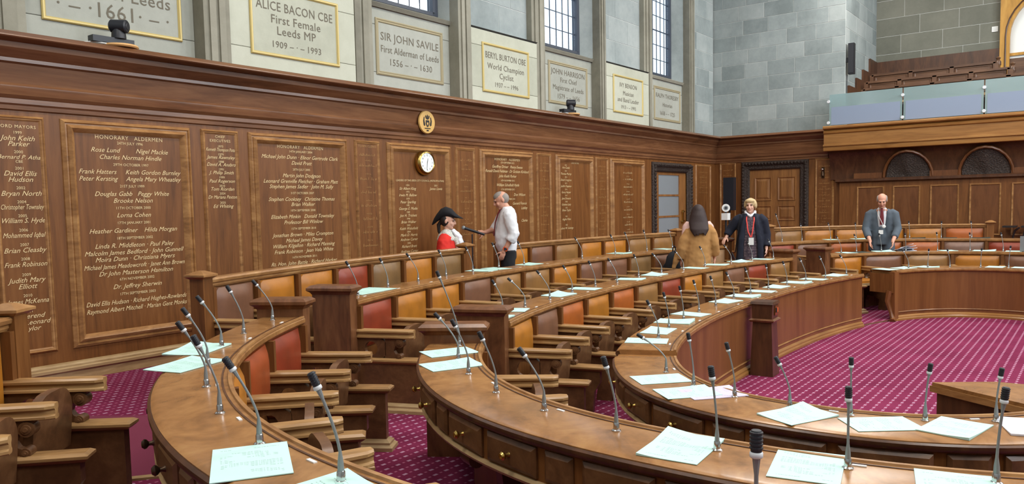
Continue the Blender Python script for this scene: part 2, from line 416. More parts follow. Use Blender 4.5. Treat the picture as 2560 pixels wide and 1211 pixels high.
# plain runner in the near aisle with its nosing strip
run = [(2.58, 6.02), (3.02, 5.42), (2.36, 4.20), (1.86, 4.56)]
cr = thing('aisle_runner', 'plain dark red carpet runner in the gap beside the lowest wooden benches', 'carpet', (2.4, 5.1, 0))
MB().prism(run, 0.001, 0.008, 'xy').build('runner', 'plain_carpet', cr)
MB().prism([(1.84, 4.58), (2.38, 4.19), (2.35, 4.15), (1.81, 4.54)], 0.0, 0.014, 'xy').build('nosing_strip', 'pale_wood', cr)

# ---------------------------------------------------------------- wall mapping
def PL(d):
    return lambda a, dx, z: (a+dx, YW-d, z)
def PBk(d, x=None):
    xx = XB if x is None else x
    return lambda a, dx, z: (xx-d, a-dx, z)
def wbox(mb, side, a0, a1, d0, d1, z0, z1, base=None):
    if side == 'L':
        y = YW if base is None else base; return mb.box(a0, a1, y-d1, y-d0, z0, z1)
    x = XB if base is None else base
    return mb.box(x-d1, x-d0, a0, a1, z0, z1)
def frame_loops(mb, place_d, a0, a1, z0, z1, loops, fill=False):   # rectangular mitred moulding
    vs = []; fs = []
    for ins, d in loops:
        for a, z in ((a0+ins, z0+ins), (a1-ins, z0+ins), (a1-ins, z1-ins), (a0+ins, z1-ins)): vs.append(place_d(a, d, z))
    for i in range(len(loops)-1):
        for j in range(4): fs.append((i*4+j, i*4+(j+1) % 4, (i+1)*4+(j+1) % 4, (i+1)*4+j))
    if fill: k = (len(loops)-1)*4; fs.append((k, k+1, k+2, k+3))
    return mb.add(vs, fs)
def ad(side, base=None):
    if side == 'L': return lambda a, d, z: (a, (YW if base is None else base)-d, z)
    return lambda a, d, z: ((XB if base is None else base)-d, a, z)
MOULD_W = [(0, 0), (.004, .012), (.030, .034), (.038, .020), (.050, .020), (.054, .030), (.080, .052), (.088, .046), (.115, .010), (.12, .004)]
MOULD_N = [(0, 0), (.003, .008), (.020, .026), (.026, .018), (.036, .016), (.05, .004)]

wl = MB(); wbox(wl, 'L', 0.9, 14.72, -0.3, 0, 0, 3.06); wbox(wl, 'L', 16.40, XB+0.3, -0.3, 0, 0, 3.06); wbox(wl, 'L', 14.72, 16.40, -0.3, 0, 2.30, 3.06)
wall_left = tag(wl.build('wall_left', 'panel_wood'), 'long wall of brown wood panelling under a stone upper storey', kind='structure')
wb = MB(); wbox(wb, 'B', -5.3, 5.36, -0.3, 0, 0, 3.06); wbox(wb, 'B', 6.75, YW, -0.3, 0, 0, 3.06); wbox(wb, 'B', 5.36, 6.75, -0.3, 0, 2.34, 3.06)
wall_back = tag(wb.build('wall_back', 'panel_wood'), 'end wall of brown wood panelling below the public gallery', kind='structure')

# cornice and skirting run round the corner
CORN = [(0, 2.43), (.02, 2.44), (.022, 2.475), (.035, 2.49), (.035, 2.53), (.06, 2.56), (.078, 2.615), (.078, 2.635), (.055, 2.66), (.075, 2.82), (.10, 2.835), (.10, 2.865), (.14, 2.90), (.18, 2.94), (.185, 2.985), (.235, 2.995), (.28, 3.005), (.29, 3.014), (.285, 3.025), (.245, 3.062), (-.15, 3.075)]
def run_profile(prof, legs):
    mb = MB(); n = len(prof); vs = []
    for kind, q in legs:
        for d, z in prof:
            if kind == 'L': vs.append((q, YW-d, z))
            elif kind == 'C': vs.append((XB-d, YW-d, z))
            else: vs.append((XB-d, q, z))
    k = len(legs)
    fs = [(i*n+j, i*n+(j+1) % n, (i+1)*n+(j+1) % n, (i+1)*n+j) for i in range(k-1) for j in range(n)]+[tuple(range(n-1, -1, -1)), tuple(range((k-1)*n, k*n))]
    return mb.add(vs, fs)
tag(run_profile(CORN, [('L', 0.9), ('C', 0), ('B', 4.86)]).build('trim_3', 'cornice_wood', smooth=True, ang=20), 'deep moulded reddish-brown cornice along the top of the panelling', kind='structure')
SKIRT = [(-.02, 0), (.03, 0), (.03, .09), (.055, .10), (.058, .125), (.045, .135), (.045, .15), (.03, .165), (0, .175), (-.02, .175)]
tag(run_profile(SKIRT, [('L', 0.9), ('L', 14.6)]).build('baseboard_left', 'pale_wood', smooth=True, ang=20), 'pale moulded skirting along the panelled wall', kind='structure')

# ---------------------------------------------------------------- honours panels
def zv(u, v): return 1.525+(539.3-0.0198*u-v)*0.865/(253.3-0.0923*u)
rng = random.Random(3)
def honours(side, a0, a1, wide, lines, u, z0=0.29, z1=2.39, scr=None, mat='gold_letter', parent=None):
    par = wall_left if side == 'L' else wall_back
    f = MB(); wbox(f, side, a0+0.03, a1-0.03, 0.0, 0.006, z0+0.03, z1-0.03)
    p = f.build('panel', 'panel_wood', par)
    frame_loops(MB(), ad(side), a0, a1, z0, z1, MOULD_W if wide else MOULD_N).build('moulding', 'rail_wood', p, smooth=True, ang=25)
    pl = PL(0.009) if side == 'L' else PBk(0.009)
    c = (a0+a1)/2; mx = (a1-a0)-(0.26 if wide else 0.10); mb = MB()
    if lines:
        for ln in lines:
            v, s, st = ln[:3]; off = ln[3] if len(ln) > 3 else 0
            z = zv(u, v)
            if st == 'H': text_on(mb, s, 0.052 if wide else 0.040, pl, c+off, z, mx, 0, 0.0, spacing=1.12)
            elif st == 'D': text_on(mb, s, 0.036, pl, c+off, z, mx, 0, 0.0)
            elif st == 'd': text_on(mb, s, 0.034, pl, c+off, z, mx, 0, 0.0)
            elif st == 'N': text_on(mb, s, 0.062, pl, c+off, z, mx, 0.38, 0.0)
            elif st == 'n': text_on(mb, s, 0.052, pl, c+off, z, mx, 0.38, 0.0)
    if scr:
        zt, zb, step, w = scr; z = zt
        scribble(mb, pl, c, zt+0.07, w*0.9, 0.035, rng)
        while z > zb:
            scribble(mb, pl, c, z, w*0.3, 0.022, rng); z -= step*0.38
            scribble(mb, pl, c, z, w*rng.uniform(0.75, 1.0), 0.036, rng); z -= step*0.62
    if mb.v: mb.build('lettering', mat, p)
    return p
honours('L', 2.54, 2.98, False, [(317, 'LORD MAYORS', 'H'), (332, '1999', 'D'), (346, 'John Keith', 'N'), (360, 'Parker', 'N'), (380, '2000', 'D'), (393, 'Bernard P. Atha', 'n'), (404, 'CBE', 'd'),
    (421, '2001', 'D'), (434, 'David Ellis', 'N'), (449, 'Hudson', 'N'), (470, '2002', 'D'), (484, 'Bryan North', 'N'), (505, '2004', 'D'), (518, 'Christopher Townsley', 'N'), (540, '2005', 'D'), (552, 'William S. Hyde', 'N'),
    (576, '2006', 'D'), (589, 'Mohammed Iqbal', 'N'), (613, '2007', 'D'), (627, 'Brian Cleasby', 'N'), (649, '2008', 'D'), (663, 'Frank Robinson', 'N'), (689, '2009', 'D'), (703, 'Judith Mary', 'N'), (719, 'Elliott', 'N'),
    (742, '2010', 'D'), (757, 'James McKenna', 'N'), (782, '2011', 'D'), (795, 'Reverend', 'N'), (811, 'Alan Leonard', 'N'), (827, 'Taylor', 'N')], 42)
honours('L', 3.11, 4.36, True, [(347, 'HONORARY   ALDERMEN', 'H'), (360, '24TH JULY 1996', 'D'), (378, 'Rose Lund         Nigel Mackie', 'N'), (395, 'Charles Norman Hindle', 'N'), (413, '29TH OCTOBER 1997', 'D'),
    (431, 'Frank Hatters     Keith Gordon Burnley', 'N'), (448, 'Peter Kersting     Angela Mary Wheatley', 'N'), (466, '21ST JULY 1999', 'D'), (485, 'Douglas Gabb   Peggy White', 'N'), (502, 'Brooke Nelson', 'N'),
    (520, '11TH OCTOBER 2000', 'D'), (538, 'Lorna Cohen', 'N'), (557, '17TH JANUARY 2001', 'D'), (576, 'Heather Gardiner    Hilda Morgan', 'N'), (595, '18TH SEPTEMBER 2002', 'D'), (613, 'Linda R. Middleton · Paul Paley', 'N'),
    (630, 'Malcolm James Bedford · John Gunnell', 'N'), (646, 'Moira Dunn · Christiana Myers', 'N'), (664, 'Michael James Meadowcroft · Janet Ann Brown', 'N'), (681, 'Dr John Masterson Hamilton', 'N'), (697, '6TH NOVEMBER 2002', 'D'),
    (715, 'Dr. Jeffrey Sherwin', 'N'), (734, '17TH SEPTEMBER 2003', 'D'), (753, 'David Ellis Hudson · Richard Hughes-Rowlands', 'N'), (771, 'Raymond Albert Mitchell · Marian Gent Monks', 'N')], 320)
honours('L', 4.48, 4.92, False, [(343, 'CHIEF', 'H'), (353, 'EXECUTIVES', 'H'), (367, '1973', 'd'), (375, 'Kenneth Thompson Potts', 'n'), (387, '1979', 'd'), (394, 'James Rawnsley', 'n'), (405, '1988', 'd'), (412, 'David A. Ansbro', 'n'), (424, '1991', 'd'),
    (432, 'J. Philip Smith', 'n'), (444, '1999', 'd'), (453, 'Paul Rogerson', 'n'), (465, '2010', 'd'), (473, 'Tom Riordan', 'n'), (484, '2024', 'd'), (493, 'Dr Mariana Pexton', 'n'), (507, '2025', 'd'), (516, 'Ed Whiting', 'n')], 548)
honours('L', 5.04, 6.44, True, [(370, 'HONORARY   ALDERMEN', 'H'), (381, '14TH JANUARY 2004', 'D'), (395, 'Michael John Dunn · Elinor Gertrude Clark', 'N'), (409, 'David Pratt', 'N'), (425, '20TH JULY 2005', 'D'), (440, 'Martin John Dodgson', 'N'),
    (454, 'Leonard Grenville Fletcher · Graham Platt', 'N'), (467, 'Stephen James Sadler · John M. Sully', 'N'), (483, '31ST OCTOBER 2007', 'D'), (498, 'Stephen Cooksey   Christine Thomas', 'N'), (511, 'Brian Walker', 'N'), (526, '10TH SEPTEMBER 2008', 'D'),
    (541, 'Elizabeth Minkin   Donald Townsley', 'N'), (555, 'Professor Bill Winlow', 'N'), (571, '15TH SEPTEMBER 2010', 'D'), (586, 'Jonathan Brown · Miles Crompton', 'N'), (600, 'Michael James Davey', 'N'), (613, 'William Kilgallon · Richard Manning', 'N'),
    (627, 'Frank Robinson · Jean Vela White', 'N'), (642, '16TH NOVEMBER 2011', 'D'), (656, 'Rt. Hon. John Battle · Richard Harker', 'N')], 755)
honours('L', 6.56, 6.99, False, [(367, 'TOWN CLERKS', 'H')], 916, scr=(2.14, 0.6, 0.17, 0.30), mat='dim_gold_letter')
honours('L', 7.11, 8.36, True, [(452, 'LEADERS OF THE LEEDS CITY COUNCIL (METROPOLITAN)', 'D'), (464, '1974', 'd', -.26), (472, 'Sir Albert King', 'n', -.26), (464, '2021', 'd', .30), (472, 'James Lewis', 'n', .30), (480, '1975', 'd', -.26), (488, 'Irwin M. Bellow', 'n', -.26),
    (497, '1979', 'd', -.26), (505, 'Peter Sparling', 'n', -.26), (513, '1981', 'd', -.26), (521, 'George E. Mudie', 'n', -.26), (530, '1989', 'd', -.26), (538, 'Jon H. Trickett', 'n', -.26), (546, '1996', 'd', -.26), (554, 'Brian Walker', 'n', -.26),
    (562, '2003', 'd', -.26), (570, 'Keith Wakefield', 'n', -.26), (578, '2004', 'd', -.26), (586, 'Mark D. Harris', 'n', -.26), (597, 'Andrew Carter', 'n', -.26), (606, '2006', 'd', -.26), (614, 'Richard Brett', 'n', -.26), (626, 'Andrew Carter', 'n', -.26)], 1045)
honours('L', 8.47, 8.91, False, None, 1161, scr=(2.14, 0.45, 0.16, 0.29), mat='dim_gold_letter')
honours('L', 9.01, 10.39, True, [(400, 'HONORARY   ALDERMEN', 'H'), (408, '12TH SEPTEMBER 2012', 'D'), (418, 'Geoffrey Driver   Penny Ewens', 'N'), (429, 'Ronald David Feldman · Dr Graham Kirkland', 'N'), (441, 'John Keith Parker', 'N'), (452, '14TH NOVEMBER 2012', 'D'),
    (463, 'William Schofield Hyde', 'N'), (474, '11TH SEPTEMBER 2013', 'D'), (487, 'Don Wilson', 'N', .3), (498, '12TH NOVEMBER 2014', 'D'), (509, 'Gerard Francis', 'N', .3), (521, 'Lobley', 'N', .42), (553, 'Clarke', 'N', .42)], 1265)
honours('L', 10.49, 10.92, False, None, 1358, scr=(2.16, 0.9, 0.15, 0.28), mat='dim_gold_letter')
honours('L', 11.05, 12.29, True, [(409, 'LORD MAYORS', 'D'), (415, '2012', 'd', -.3), (421, 'Ann Castle', 'n', -.3), (429, '2013', 'd', -.3), (436, 'Thomas Murray', 'n', -.3), (444, '2014', 'd', -.3), (451, 'David Congreve', 'n', -.3), (459, '2015', 'd', -.3), (466, 'Judith Chapman', 'n', -.3), (474, '2016', 'd', -.3),
    (481, 'Gerry Harper', 'n', -.3), (489, '2017', 'd', -.3), (496, 'Jane Dowson', 'n', -.3), (504, '2018', 'd', -.3), (511, 'Graham Latty', 'n', -.3), (519, '2019', 'd', -.3), (525, 'Eileen Taylor', 'n', -.3), (540, '2021', 'd', -.3), (547, 'Asghar Khan', 'n', -.3), (561, '2022', 'd', -.3), (569, 'Robert W. Gettings', 'n', -.3)], 1435)
honours('L', 12.37, 12.83, False, None, 1504, scr=(2.16, 0.95, 0.15, 0.28), mat='dim_gold_letter')
honours('L', 12.90, 14.29, True, [(414, 'ROLL OF HONOUR', 'D')], 1567, scr=(2.06, 0.9, 0.15, 0.40))
honours('L', 16.80, 17.66, False, None, 1758, scr=(2.15, 1.78, 0.12, 0.5), mat='dim_gold_letter')
honours('B', 6.97, 7.38, False, None, 1820, scr=(2.2, 1.0, 0.13, 0.27), z1=2.44, mat='dim_gold_letter')
honours('B', 4.74, 5.15, False, None, 2060, scr=(2.2, 1.0, 0.13, 0.27), z1=2.44, mat='dim_gold_letter')
mb = MB()
text_on(mb, 'This plaque commemorates the centenary of the granting of', 0.05, PL(0.004), 7.79, 2.525, 1.15, 0.35, 0.0)
text_on(mb, 'The Royal Charter to the City of Leeds on 13th February 1893', 0.05, PL(0.004), 7.79, 2.46, 1.15, 0.35, 0.0)
mb.build('lettering', 'gold_letter', wall_left)

# ---------------------------------------------------------------- upper storey of the side wall
YS = YW                                                  # face of the solid plaque bays; strips and window bays step back
up = MB(); up.box(0.9, XB+0.5, YS+0.40, YS+0.47, 3.0, 4.34)
for a0, a1 in ((4.56, 6.98), (8.56, 10.93), (12.52, 14.86), (16.42, XB+0.5)): up.box(a0, a1, YS+0.40, YS+0.47, 4.34, 9.3)
up.box(0.9, 2.93, YS+0.40, YS+0.47, 4.34, 9.3)
up.box(0.9, XB+0.5, YS+0.40, YS+0.47, 8.4, 9.3)
upper = tag(up.build('wall_left_upper', 'mortar'), 'pale stone upper storey with plaques and tall windows', kind='structure')
def block(parent, mat, a0, a1, z0, z1, side='L', base=YS, depth=0.12, gap=0.007):
    """one ashlar block with eased edges; meshes differ only in size"""
    e = 0.004; a0 += gap/2; a1 -= gap/2; z0 += gap/2; z1 -= gap/2
    f = ad(side, base)
    vs = [f(a, d, z) for a, d, z in ((a0, -depth, z0), (a1, -depth, z0), (a1, -depth, z1), (a0, -depth, z1), (a0, -e, z0), (a1, -e, z0), (a1, -e, z1), (a0, -e, z1),
          (a0+e, 0, z0+e), (a1-e, 0, z0+e), (a1-e, 0, z1-e), (a0+e, 0, z1-e))]
    fs = [(0, 1, 5, 4), (1, 2, 6, 5), (2, 3, 7, 6), (3, 0, 4, 7), (4, 5, 9, 8), (5, 6, 10, 9), (6, 7, 11, 10), (7, 4, 8, 11), (8, 9, 10, 11)]
    return MB().add(vs, fs).build('stone_block', mat, parent)
def courses(parent, mat, a0, a1, z0, z1, h, ln, side='L', base=YS, depth=0.012, seed=1):
    r = random.Random(seed); z = z0; i = 0
    while z < z1-0.02:
        zt = min(z+h, z1); a = a0; first = True
        while a < a1-0.02:
            w = ln*r.uniform(0.85, 1.15)*(0.5 if first and i % 2 else 1.0); first = False
            b = a+w
            if a1-b < ln*0.35: b = a1
            block(parent, mat, a, min(b, a1), z, zt, side, base, depth); a = b
        z = zt; i += 1
    f = ad(side, base)                                   # the light pointing lies just behind the block faces
    MB().add([f(a0, -0.006, z0), f(a1, -0.006, z0), f(a1, -0.006, z1), f(a0, -0.006, z1)], [(0, 1, 2, 3)]).build('pointing', 'mortar', parent)
ZP, ZL = 3.04, 4.18
# fluted piers to the right of each window, plain strips to the left
for i, (a0, a1, yf) in enumerate(((2.50, 2.93, .10), (4.565, 4.87, -.03), (6.64, 7.03, .10), (8.58, 8.86, -.03), (10.57, 10.95, .10), (12.54, 12.76, -.03), (14.52, 14.89, .10), (16.44, 16.72, -.03))):
    w = a1-a0; p = MB().box(a0, a1, YS+yf, YS+0.42, ZP, 9.2).build('pilaster', 'pilaster_stone', upper)
    for k in range(2): MB().box(a0+w*(0.2+0.36*k), a0+w*(0.44+0.36*k), YS+yf-0.022, YS+yf+0.002, ZP, 9.2).build('fillet', 'pilaster_stone', p)
# plaque bays
BAYS = [(2.93, 4.565, 'w'), (4.87, 6.64, 's'), (7.03, 8.58, 'w'), (8.86, 10.57, 's'), (10.95, 12.54, 'w'), (12.76, 14.52, 's'), (14.89, 16.44, 'w')]
PLQ = [((3.08, 4.42, 3.29, 4.03), ['Mayor of Leeds', '· – ·1661· – ·'], 'gilt', (3.64, 3.46), (.17, .20)),
       ((5.13, 6.37, 3.26, 4.02), ['ALICE BACON CBE', 'First Female', 'Leeds MP', '1909 – · – 1993'], 'gilt', (3.82, 3.68, 3.555, 3.40), (.145, .135, .135, .105)),
       ((7.13, 8.43, 3.29, 4.03), ['SIR JOHN SAVILE', 'First Alderman of Leeds', '1556 – · – 1630'], 'stone_moulding', (3.80, 3.635, 3.475), (.15, .13, .125)),
       ((9.13, 10.32, 3.26, 4.00), ['BERYL BURTON OBE', 'World Champion', 'Cyclist', '1937 – – 1996'], 'gilt', (3.82, 3.66, 3.53, 3.39), (.135, .125, .125, .10)),
       ((11.11, 12.38, 3.29, 4.02), ['JOHN HARRISON', 'First Chief', 'Magistrate of Leeds', '1579 – – 1656'], 'stone_moulding', (3.85, 3.715, 3.58, 3.43), (.135, .12, .12, .12)),
       ((13.05, 14.25, 3.28, 4.00), ['IVY BENSON', 'Musician', 'and Band Leader', '1913 – – 1993'], 'gilt', (3.82, 3.67, 3.54, 3.40), (.12, .12, .12, .10)),
       ((15.05, 16.34, 3.30, 4.02), ['RALPH THORESBY', 'Historian', '1658 – – 1725'], 'stone_moulding', (3.83, 3.645, 3.46), (.13, .12, .12))]
for (a0, a1, kd), (fr, txt, fm, zs, szs) in zip(BAYS, PLQ):
    base = YS if kd == 's' else YS+0.16; zl = ZL if kd == 's' else ZL+0.03
    mat = 'plaque_stone' if kd == 's' else 'grey_plaque_stone'
    # the bay is faced with three courses round the plaque
    for z0, z1 in ((ZP, 3.32), (3.32, 3.94), (3.94, zl)): block(upper, mat, a0, a1, z0, z1, 'L', base, 0.2, 0.004)
    p = MB(); p.add([(fr[0], base-0.004, fr[2]), (fr[1], base-0.004, fr[2]), (fr[1], base-0.004, fr[3]), (fr[0], base-0.004, fr[3])], [(0, 1, 2, 3)])
    pq = p.build('stone_plaque', mat, upper)
    lp = [(0, 0), (0, .015), (.010, .024), (.024, .024), (.034, .010), (.038, .006)] if fm == 'gilt' else [(0, 0), (.0, .012), (.015, .022), (.03, .012), (.045, .018), (.055, .006)]
    frame_loops(MB(), ad('L', base), fr[0], fr[1], fr[2], fr[3], lp).build('border', fm, pq, smooth=True, ang=30)
    m = MB(); pl = (lambda b: (lambda a, dx, z: (a+dx, b-0.007, z)))(base)
    for s, z, sz in zip(txt, zs, szs): text_on(m, s, sz, pl, (fr[0]+fr[1])/2, z, (fr[1]-fr[0])*0.86, 0, 0.0, spacing=1.05)
    m.build('lettering', 'incised_letter', pq)
    s = MB()
    if kd == 's':
        s.add([(a0, base+0.02, zl), (a1, base+0.02, zl), (a1, base-0.02, zl+0.02), (a0, base-0.02, zl+0.02), (a0, base+0.34, zl+0.14), (a1, base+0.34, zl+0.14), (a1, base+0.34, zl), (a0, base+0.34, zl)],
              [(0, 1, 2, 3), (3, 2, 5, 4), (0, 3, 4, 7), (1, 6, 5, 2)])
        s.build('ledge', 'sill_stone', upper)
        courses(upper, 'ashlar_stone', a0, a1, zl+0.06, 7.4, 0.46, 0.85, 'L', YS+0.20, 0.012, int(a0*7))
    else:
        s.add([(a0, base-0.03, zl-.05), (a1, base-0.03, zl-.05), (a1, base-0.06, zl), (a0, base-0.06, zl), (a0, base+0.26, zl+0.13), (a1, base+0.26, zl+0.13), (a1, base+0.26, zl-.05), (a0, base+0.26, zl-.05)],
              [(0, 1, 2, 3), (3, 2, 5, 4), (0, 3, 4, 7), (1, 6, 5, 2)])
        s.build('sill', 'pilaster_stone', upper)
courses(upper, 'ashlar_stone', 16.72, XB+0.05, ZP, 7.2, 0.40, 0.62, 'L', YS+0.06, 0.012, 5)

# tall leaded windows
def window(i, a0, a1, b1):
    yg = YS+0.32; z0, z1 = ZL+0.15, 8.4
    f = MB(); t = 0.05
    for x0, x1, q0, q1 in ((a0-t, a0, z0, z1), (a1, a1+t, z0, z1), (a0, a1, z0-t, z0), (a0, a1, z1-t, z1)): f.box(x0, x1, yg-0.06, yg+0.05, q0, q1)
    f.box(a1+t, a1+0.16, yg-0.01, yg+0.06, z0-t, z1)
    wn = tag(f.build('window_%d' % i, 'window_frame_paint'), 'tall leaded window above the %s plaque' % ('leftmost grey', 'SIR JOHN SAVILE', 'JOHN HARRISON', 'RALPH THORESBY')[i-1], kind='structure')
    nc = 6; cw = (a1-a0)/nc; rh = 0.31; nr = int((z1-z0)/rh)+1
    for c in range(nc):
        for r in range(nr):
            q0 = z0+r*rh; q1 = min(q0+rh, z1)
            MB().box(a0+c*cw+0.004, a0+(c+1)*cw-0.004, yg-0.004, yg+0.004, q0+0.004, q1-0.004).build('pane', 'window_glass', wn)
    for c in range(1, nc): MB().box(a0+c*cw-.006, a0+c*cw+.006, yg-0.008, yg+0.008, z0, z1).build('lead_bar', 'lead', wn)
    for r in range(1, nr): MB().box(a0, a1, yg-.009, yg+.009, z0+r*rh-(.011 if r % 3 == 0 else .006), z0+r*rh+(.011 if r % 3 == 0 else .006)).build('lead_bar', 'lead', wn)
    MB().add([(a1+.16, yg+.02, z0-.1), (b1, YS+.12, z0-.1), (b1, YS+.12, z1), (a1+.16, yg+.02, z1)], [(0, 1, 2, 3)]).build('reveal', 'ashlar_stone', wn)
    MB().add([(a0-.05, yg+.02, z0-.1), (a0-.10, YS+.14, z0-.1), (a0-.10, YS+.14, z1), (a0-.05, yg+.02, z1)], [(0, 1, 2, 3)]).build('reveal', 'ashlar_stone', wn)
for i, (a0, a1, b1) in enumerate(((3.03, 4.32, 4.57), (7.10, 8.36, 8.585), (11.02, 12.22, 12.545), (14.97, 16.06, 16.445))): window(i+1, a0, a1, b1)

# ---------------------------------------------------------------- stone of the end wall and the public gallery
YR, XR = 4.55, 20.85
ub = MB(); ub.box(XB+0.16, XB+0.6, YR+0.11, YS+0.4, 3.0, 9.3)
wbu = tag(ub.build('wall_back_upper', 'mortar'), 'pale ashlar wall beside the public gallery', kind='structure')
courses(wbu, 'ashlar_stone', YR, YS+0.08, 3.07, 7.6, 0.335, 0.62, 'B', XB+0.08, 0.05, 11)
rt = MB(); rt.box(XB+0.09, XR+0.4, YR+0.005, YR+0.10, 3.0, 9.3)
wrt = tag(rt.build('wall_gallery_side', 'mortar'), 'grey stone side wall of the public gallery', kind='structure')
def side_blocks():
    r = random.Random(4); z = 3.0; i = 0
    while z < 7.6:
        x = XB+0.085
        while x < XR:
            w = 0.78*r.uniform(0.8, 1.2)*(0.5 if (i % 2 and x < XB+0.2) else 1); x1 = min(x+w, XR)
            if XR-x1 < 0.25: x1 = XR
            e = 0.006
            MB().add([(x+.002, YR+.006, z+.002), (x1-.002, YR+.006, z+.002), (x1-.002, YR+.006, z+.374), (x+.002, YR+.006, z+.374), (x+.003+e, YR, z+.003+e), (x1-.003-e, YR, z+.003+e), (x1-.003-e, YR, z+.373-e), (x+.003+e, YR, z+.373-e)],
                     [(4, 5, 6, 7), (0, 1, 5, 4), (1, 2, 6, 5), (2, 3, 7, 6), (3, 0, 4, 7)]).build('stone_block', 'ashlar_stone', wrt)
            x = x1
        z += 0.376; i += 1
side_blocks()
rw = MB(); rw.box(XR+0.1, XR+0.3, 1.95, YR+0.2, 3.0, 9.3); rw.box(XR+0.1, XR+0.3, -5, 1.95, 7.4, 9.3)
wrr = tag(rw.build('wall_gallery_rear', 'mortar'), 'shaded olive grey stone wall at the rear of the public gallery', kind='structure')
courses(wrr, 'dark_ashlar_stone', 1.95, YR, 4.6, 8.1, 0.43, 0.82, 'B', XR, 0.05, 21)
# rear dado of the gallery, stepping down the side wall
gd = MB(); gd.box(XR-0.04, XR, 1.95, YR, 3.2, 4.86)
for x0, x1, z1 in ((20.1, XR, 4.86), (19.45, 20.1, 4.52), (18.85, 19.45, 4.26), (18.2, 18.85, 4.02)): gd.box(x0, x1, YR-0.04, YR, 3.0, z1)
tag(gd.build('trim_4', 'dark_wood'), 'dark wooden dado stepping down the gallery side wall', kind='structure')
gf = MB()
for x0, x1, z in ((17.7, 18.5, 3.02), (18.5, 19.3, 3.32), (19.3, 20.1, 3.56), (20.1, 20.9, 3.82)): gf.box(x0, x1, -4.9, YR, z-0.2, z)
tag(gf.build('floor_gallery', 'dark_wood'), 'stepped wooden floor of the public gallery', kind='structure')

# gallery front: fascia, cove, arches and panelling below
XF = 17.55
FAS = [(0, 3.02), (.06, 3.03), (.09, 3.05), (.09, 3.085), (.07, 3.10), (-.42, 3.10), (-.42, 2.56), (.0, 2.56), (.02, 2.57), (.03, 2.61), (.03, 2.65), (.06, 2.67), (.06, 2.70), (.0, 2.715), (.0, 2.93), (.03, 2.95), (.04, 2.99)]
fm = MB(); n = len(FAS); vs = [(XF-d, y, z) for y in (4.86, -5.0) for d, z in FAS]
fm.add(vs, [(j, (j+1) % n, n+(j+1) % n, n+j) for j in range(n)]+[tuple(range(n)), tuple(range(n, 2*n))])
gal = thing('gallery_balcony', 'light brown gallery fascia and dark curved cove over the end panelling', 'balcony', (XF, 0, 0))
fm.build('fascia', 'gallery_wood', gal, smooth=True, ang=20)
cv = MB(); N = 10; vs = []; fs = []
prof = [(XF+0.03+(XB-0.05-XF-0.03)*math.sin(math.pi/2*i/N), 2.57-0.62*(1-math.cos(math.pi/2*i/N))) for i in range(N+1)]
for y in (4.80, -5.0):
    for x, z in prof: vs.append((x, y, z))
cv.add(vs, [(i, i+1, N+1+i+1, N+1+i) for i in range(N)])
cv.add([(x, 4.80, z) for x, z in prof]+[(XB, 4.80, 2.57)], [tuple(range(N+2))])
cv.build('cove', 'dark_wood', gal, smooth=True)
for k, yc in enumerate((3.25, 1.86, 0.45, -1.0)):
    ar = MB(); pts = []
    for i in range(13):
        a = math.pi*i/12; zz = 1.97+0.52*math.sin(a); yy = yc-0.46*math.cos(a)
        fz = max(0.0, min(1.0, (zz-1.95)/0.62)); xx = XB-0.07-0.40*(1-math.cos(math.asin(min(1, fz))))
        pts.append((xx-0.02, yy, zz))
    ar.tube(pts, [(0.04, 0.03)]*13, 8); a_ = ar.build('arch', 'dado_wood', gal, smooth=True)
    tm = MB(); tv = [(XB-0.075, yc, 1.96)]+[(p[0]+0.02, yc+(p[1]-yc)*0.9, p[2]-0.02) for p in pts]
    tm.add(tv, [(0, i, i+1) for i in range(1, 13)]); tm.build('carved_tympanum', 'carved_wood', a_)
for yc in (4.02, 2.56, 1.15): MB().box(XB-0.12, XB-0.05, yc-0.28, yc+0.28, 1.96, 2.07).build('bracket_block', 'dado_wood', gal)
sh = MB(); sh.prism([(XB-0.17, 1.90), (XB-0.17, 1.94), (XB-0.14, 1.96), (XB, 1.96), (XB, 1.88), (XB-0.12, 1.88)], -5.0, 4.67, 'xz'); sh.build('dado_rail', 'dark_wood', gal)
dd = MB(); dd.box(XB-0.09, XB+0.0, -5.0, 4.60, 0.0, 1.885); dado = dd.build('dado', 'panel_wood', gal)
dx = XB-0.09
for a1_, a0_ in ((4.24, 3.70), (3.53, 3.01), (2.83, 2.31), (2.13, 1.59), (1.42, 0.88), (0.70, 0.16), (-0.02, -0.56)):
    frame_loops(MB(), ad('B', dx), a0_, a1_, 0.75, 1.78, [(0, 0), (0.006, 0.024), (0.022, 0.020), (0.034, 0.003)]).build('dado_moulding', 'rail_wood', dado, smooth=True, ang=25)
    wbox(MB(), 'B', a0_+.03, a1_-.03, 0, .004, .78, 1.75, dx).build('dado_panel', 'dado_wood', dado)
# glass balustrade
gl_y = [4.76, 3.31, 1.88, 0.45, -1.0]
bal = thing('glass_balustrade', 'frosted blue-green glass balustrade on the gallery front', 'balustrade', (XF, 2, 3.1))
for y1, y0 in zip(gl_y[:-1], gl_y[1:]):
    MB().box(XF+0.00, XF+0.012, y0+0.012, y1-0.012, 3.115, 3.77).build('glass_panel', 'balustrade_glass', bal)
    MB().box(XF-0.004, XF-0.001, y0+0.05, y1-0.05, 3.12, 3.50).build('blue_band', 'blue_band', bal)  # flat blue-grey strip over the lower part of each pane
for y in gl_y[:-1]:
    for z in (3.17, 3.62):
        MB().lathe([(0.0, -.03), (.03, -.03), (.034, -.02), (.03, -.01), (.015, .0), (.015, .03), (.03, .035), (.03, .05), (.0, .05)], (XF-0.012, y, z), 12, Matrix.Rotation(math.pi/2, 4, 'Y')).build('clamp', 'mic_ring', bal, smooth=True)
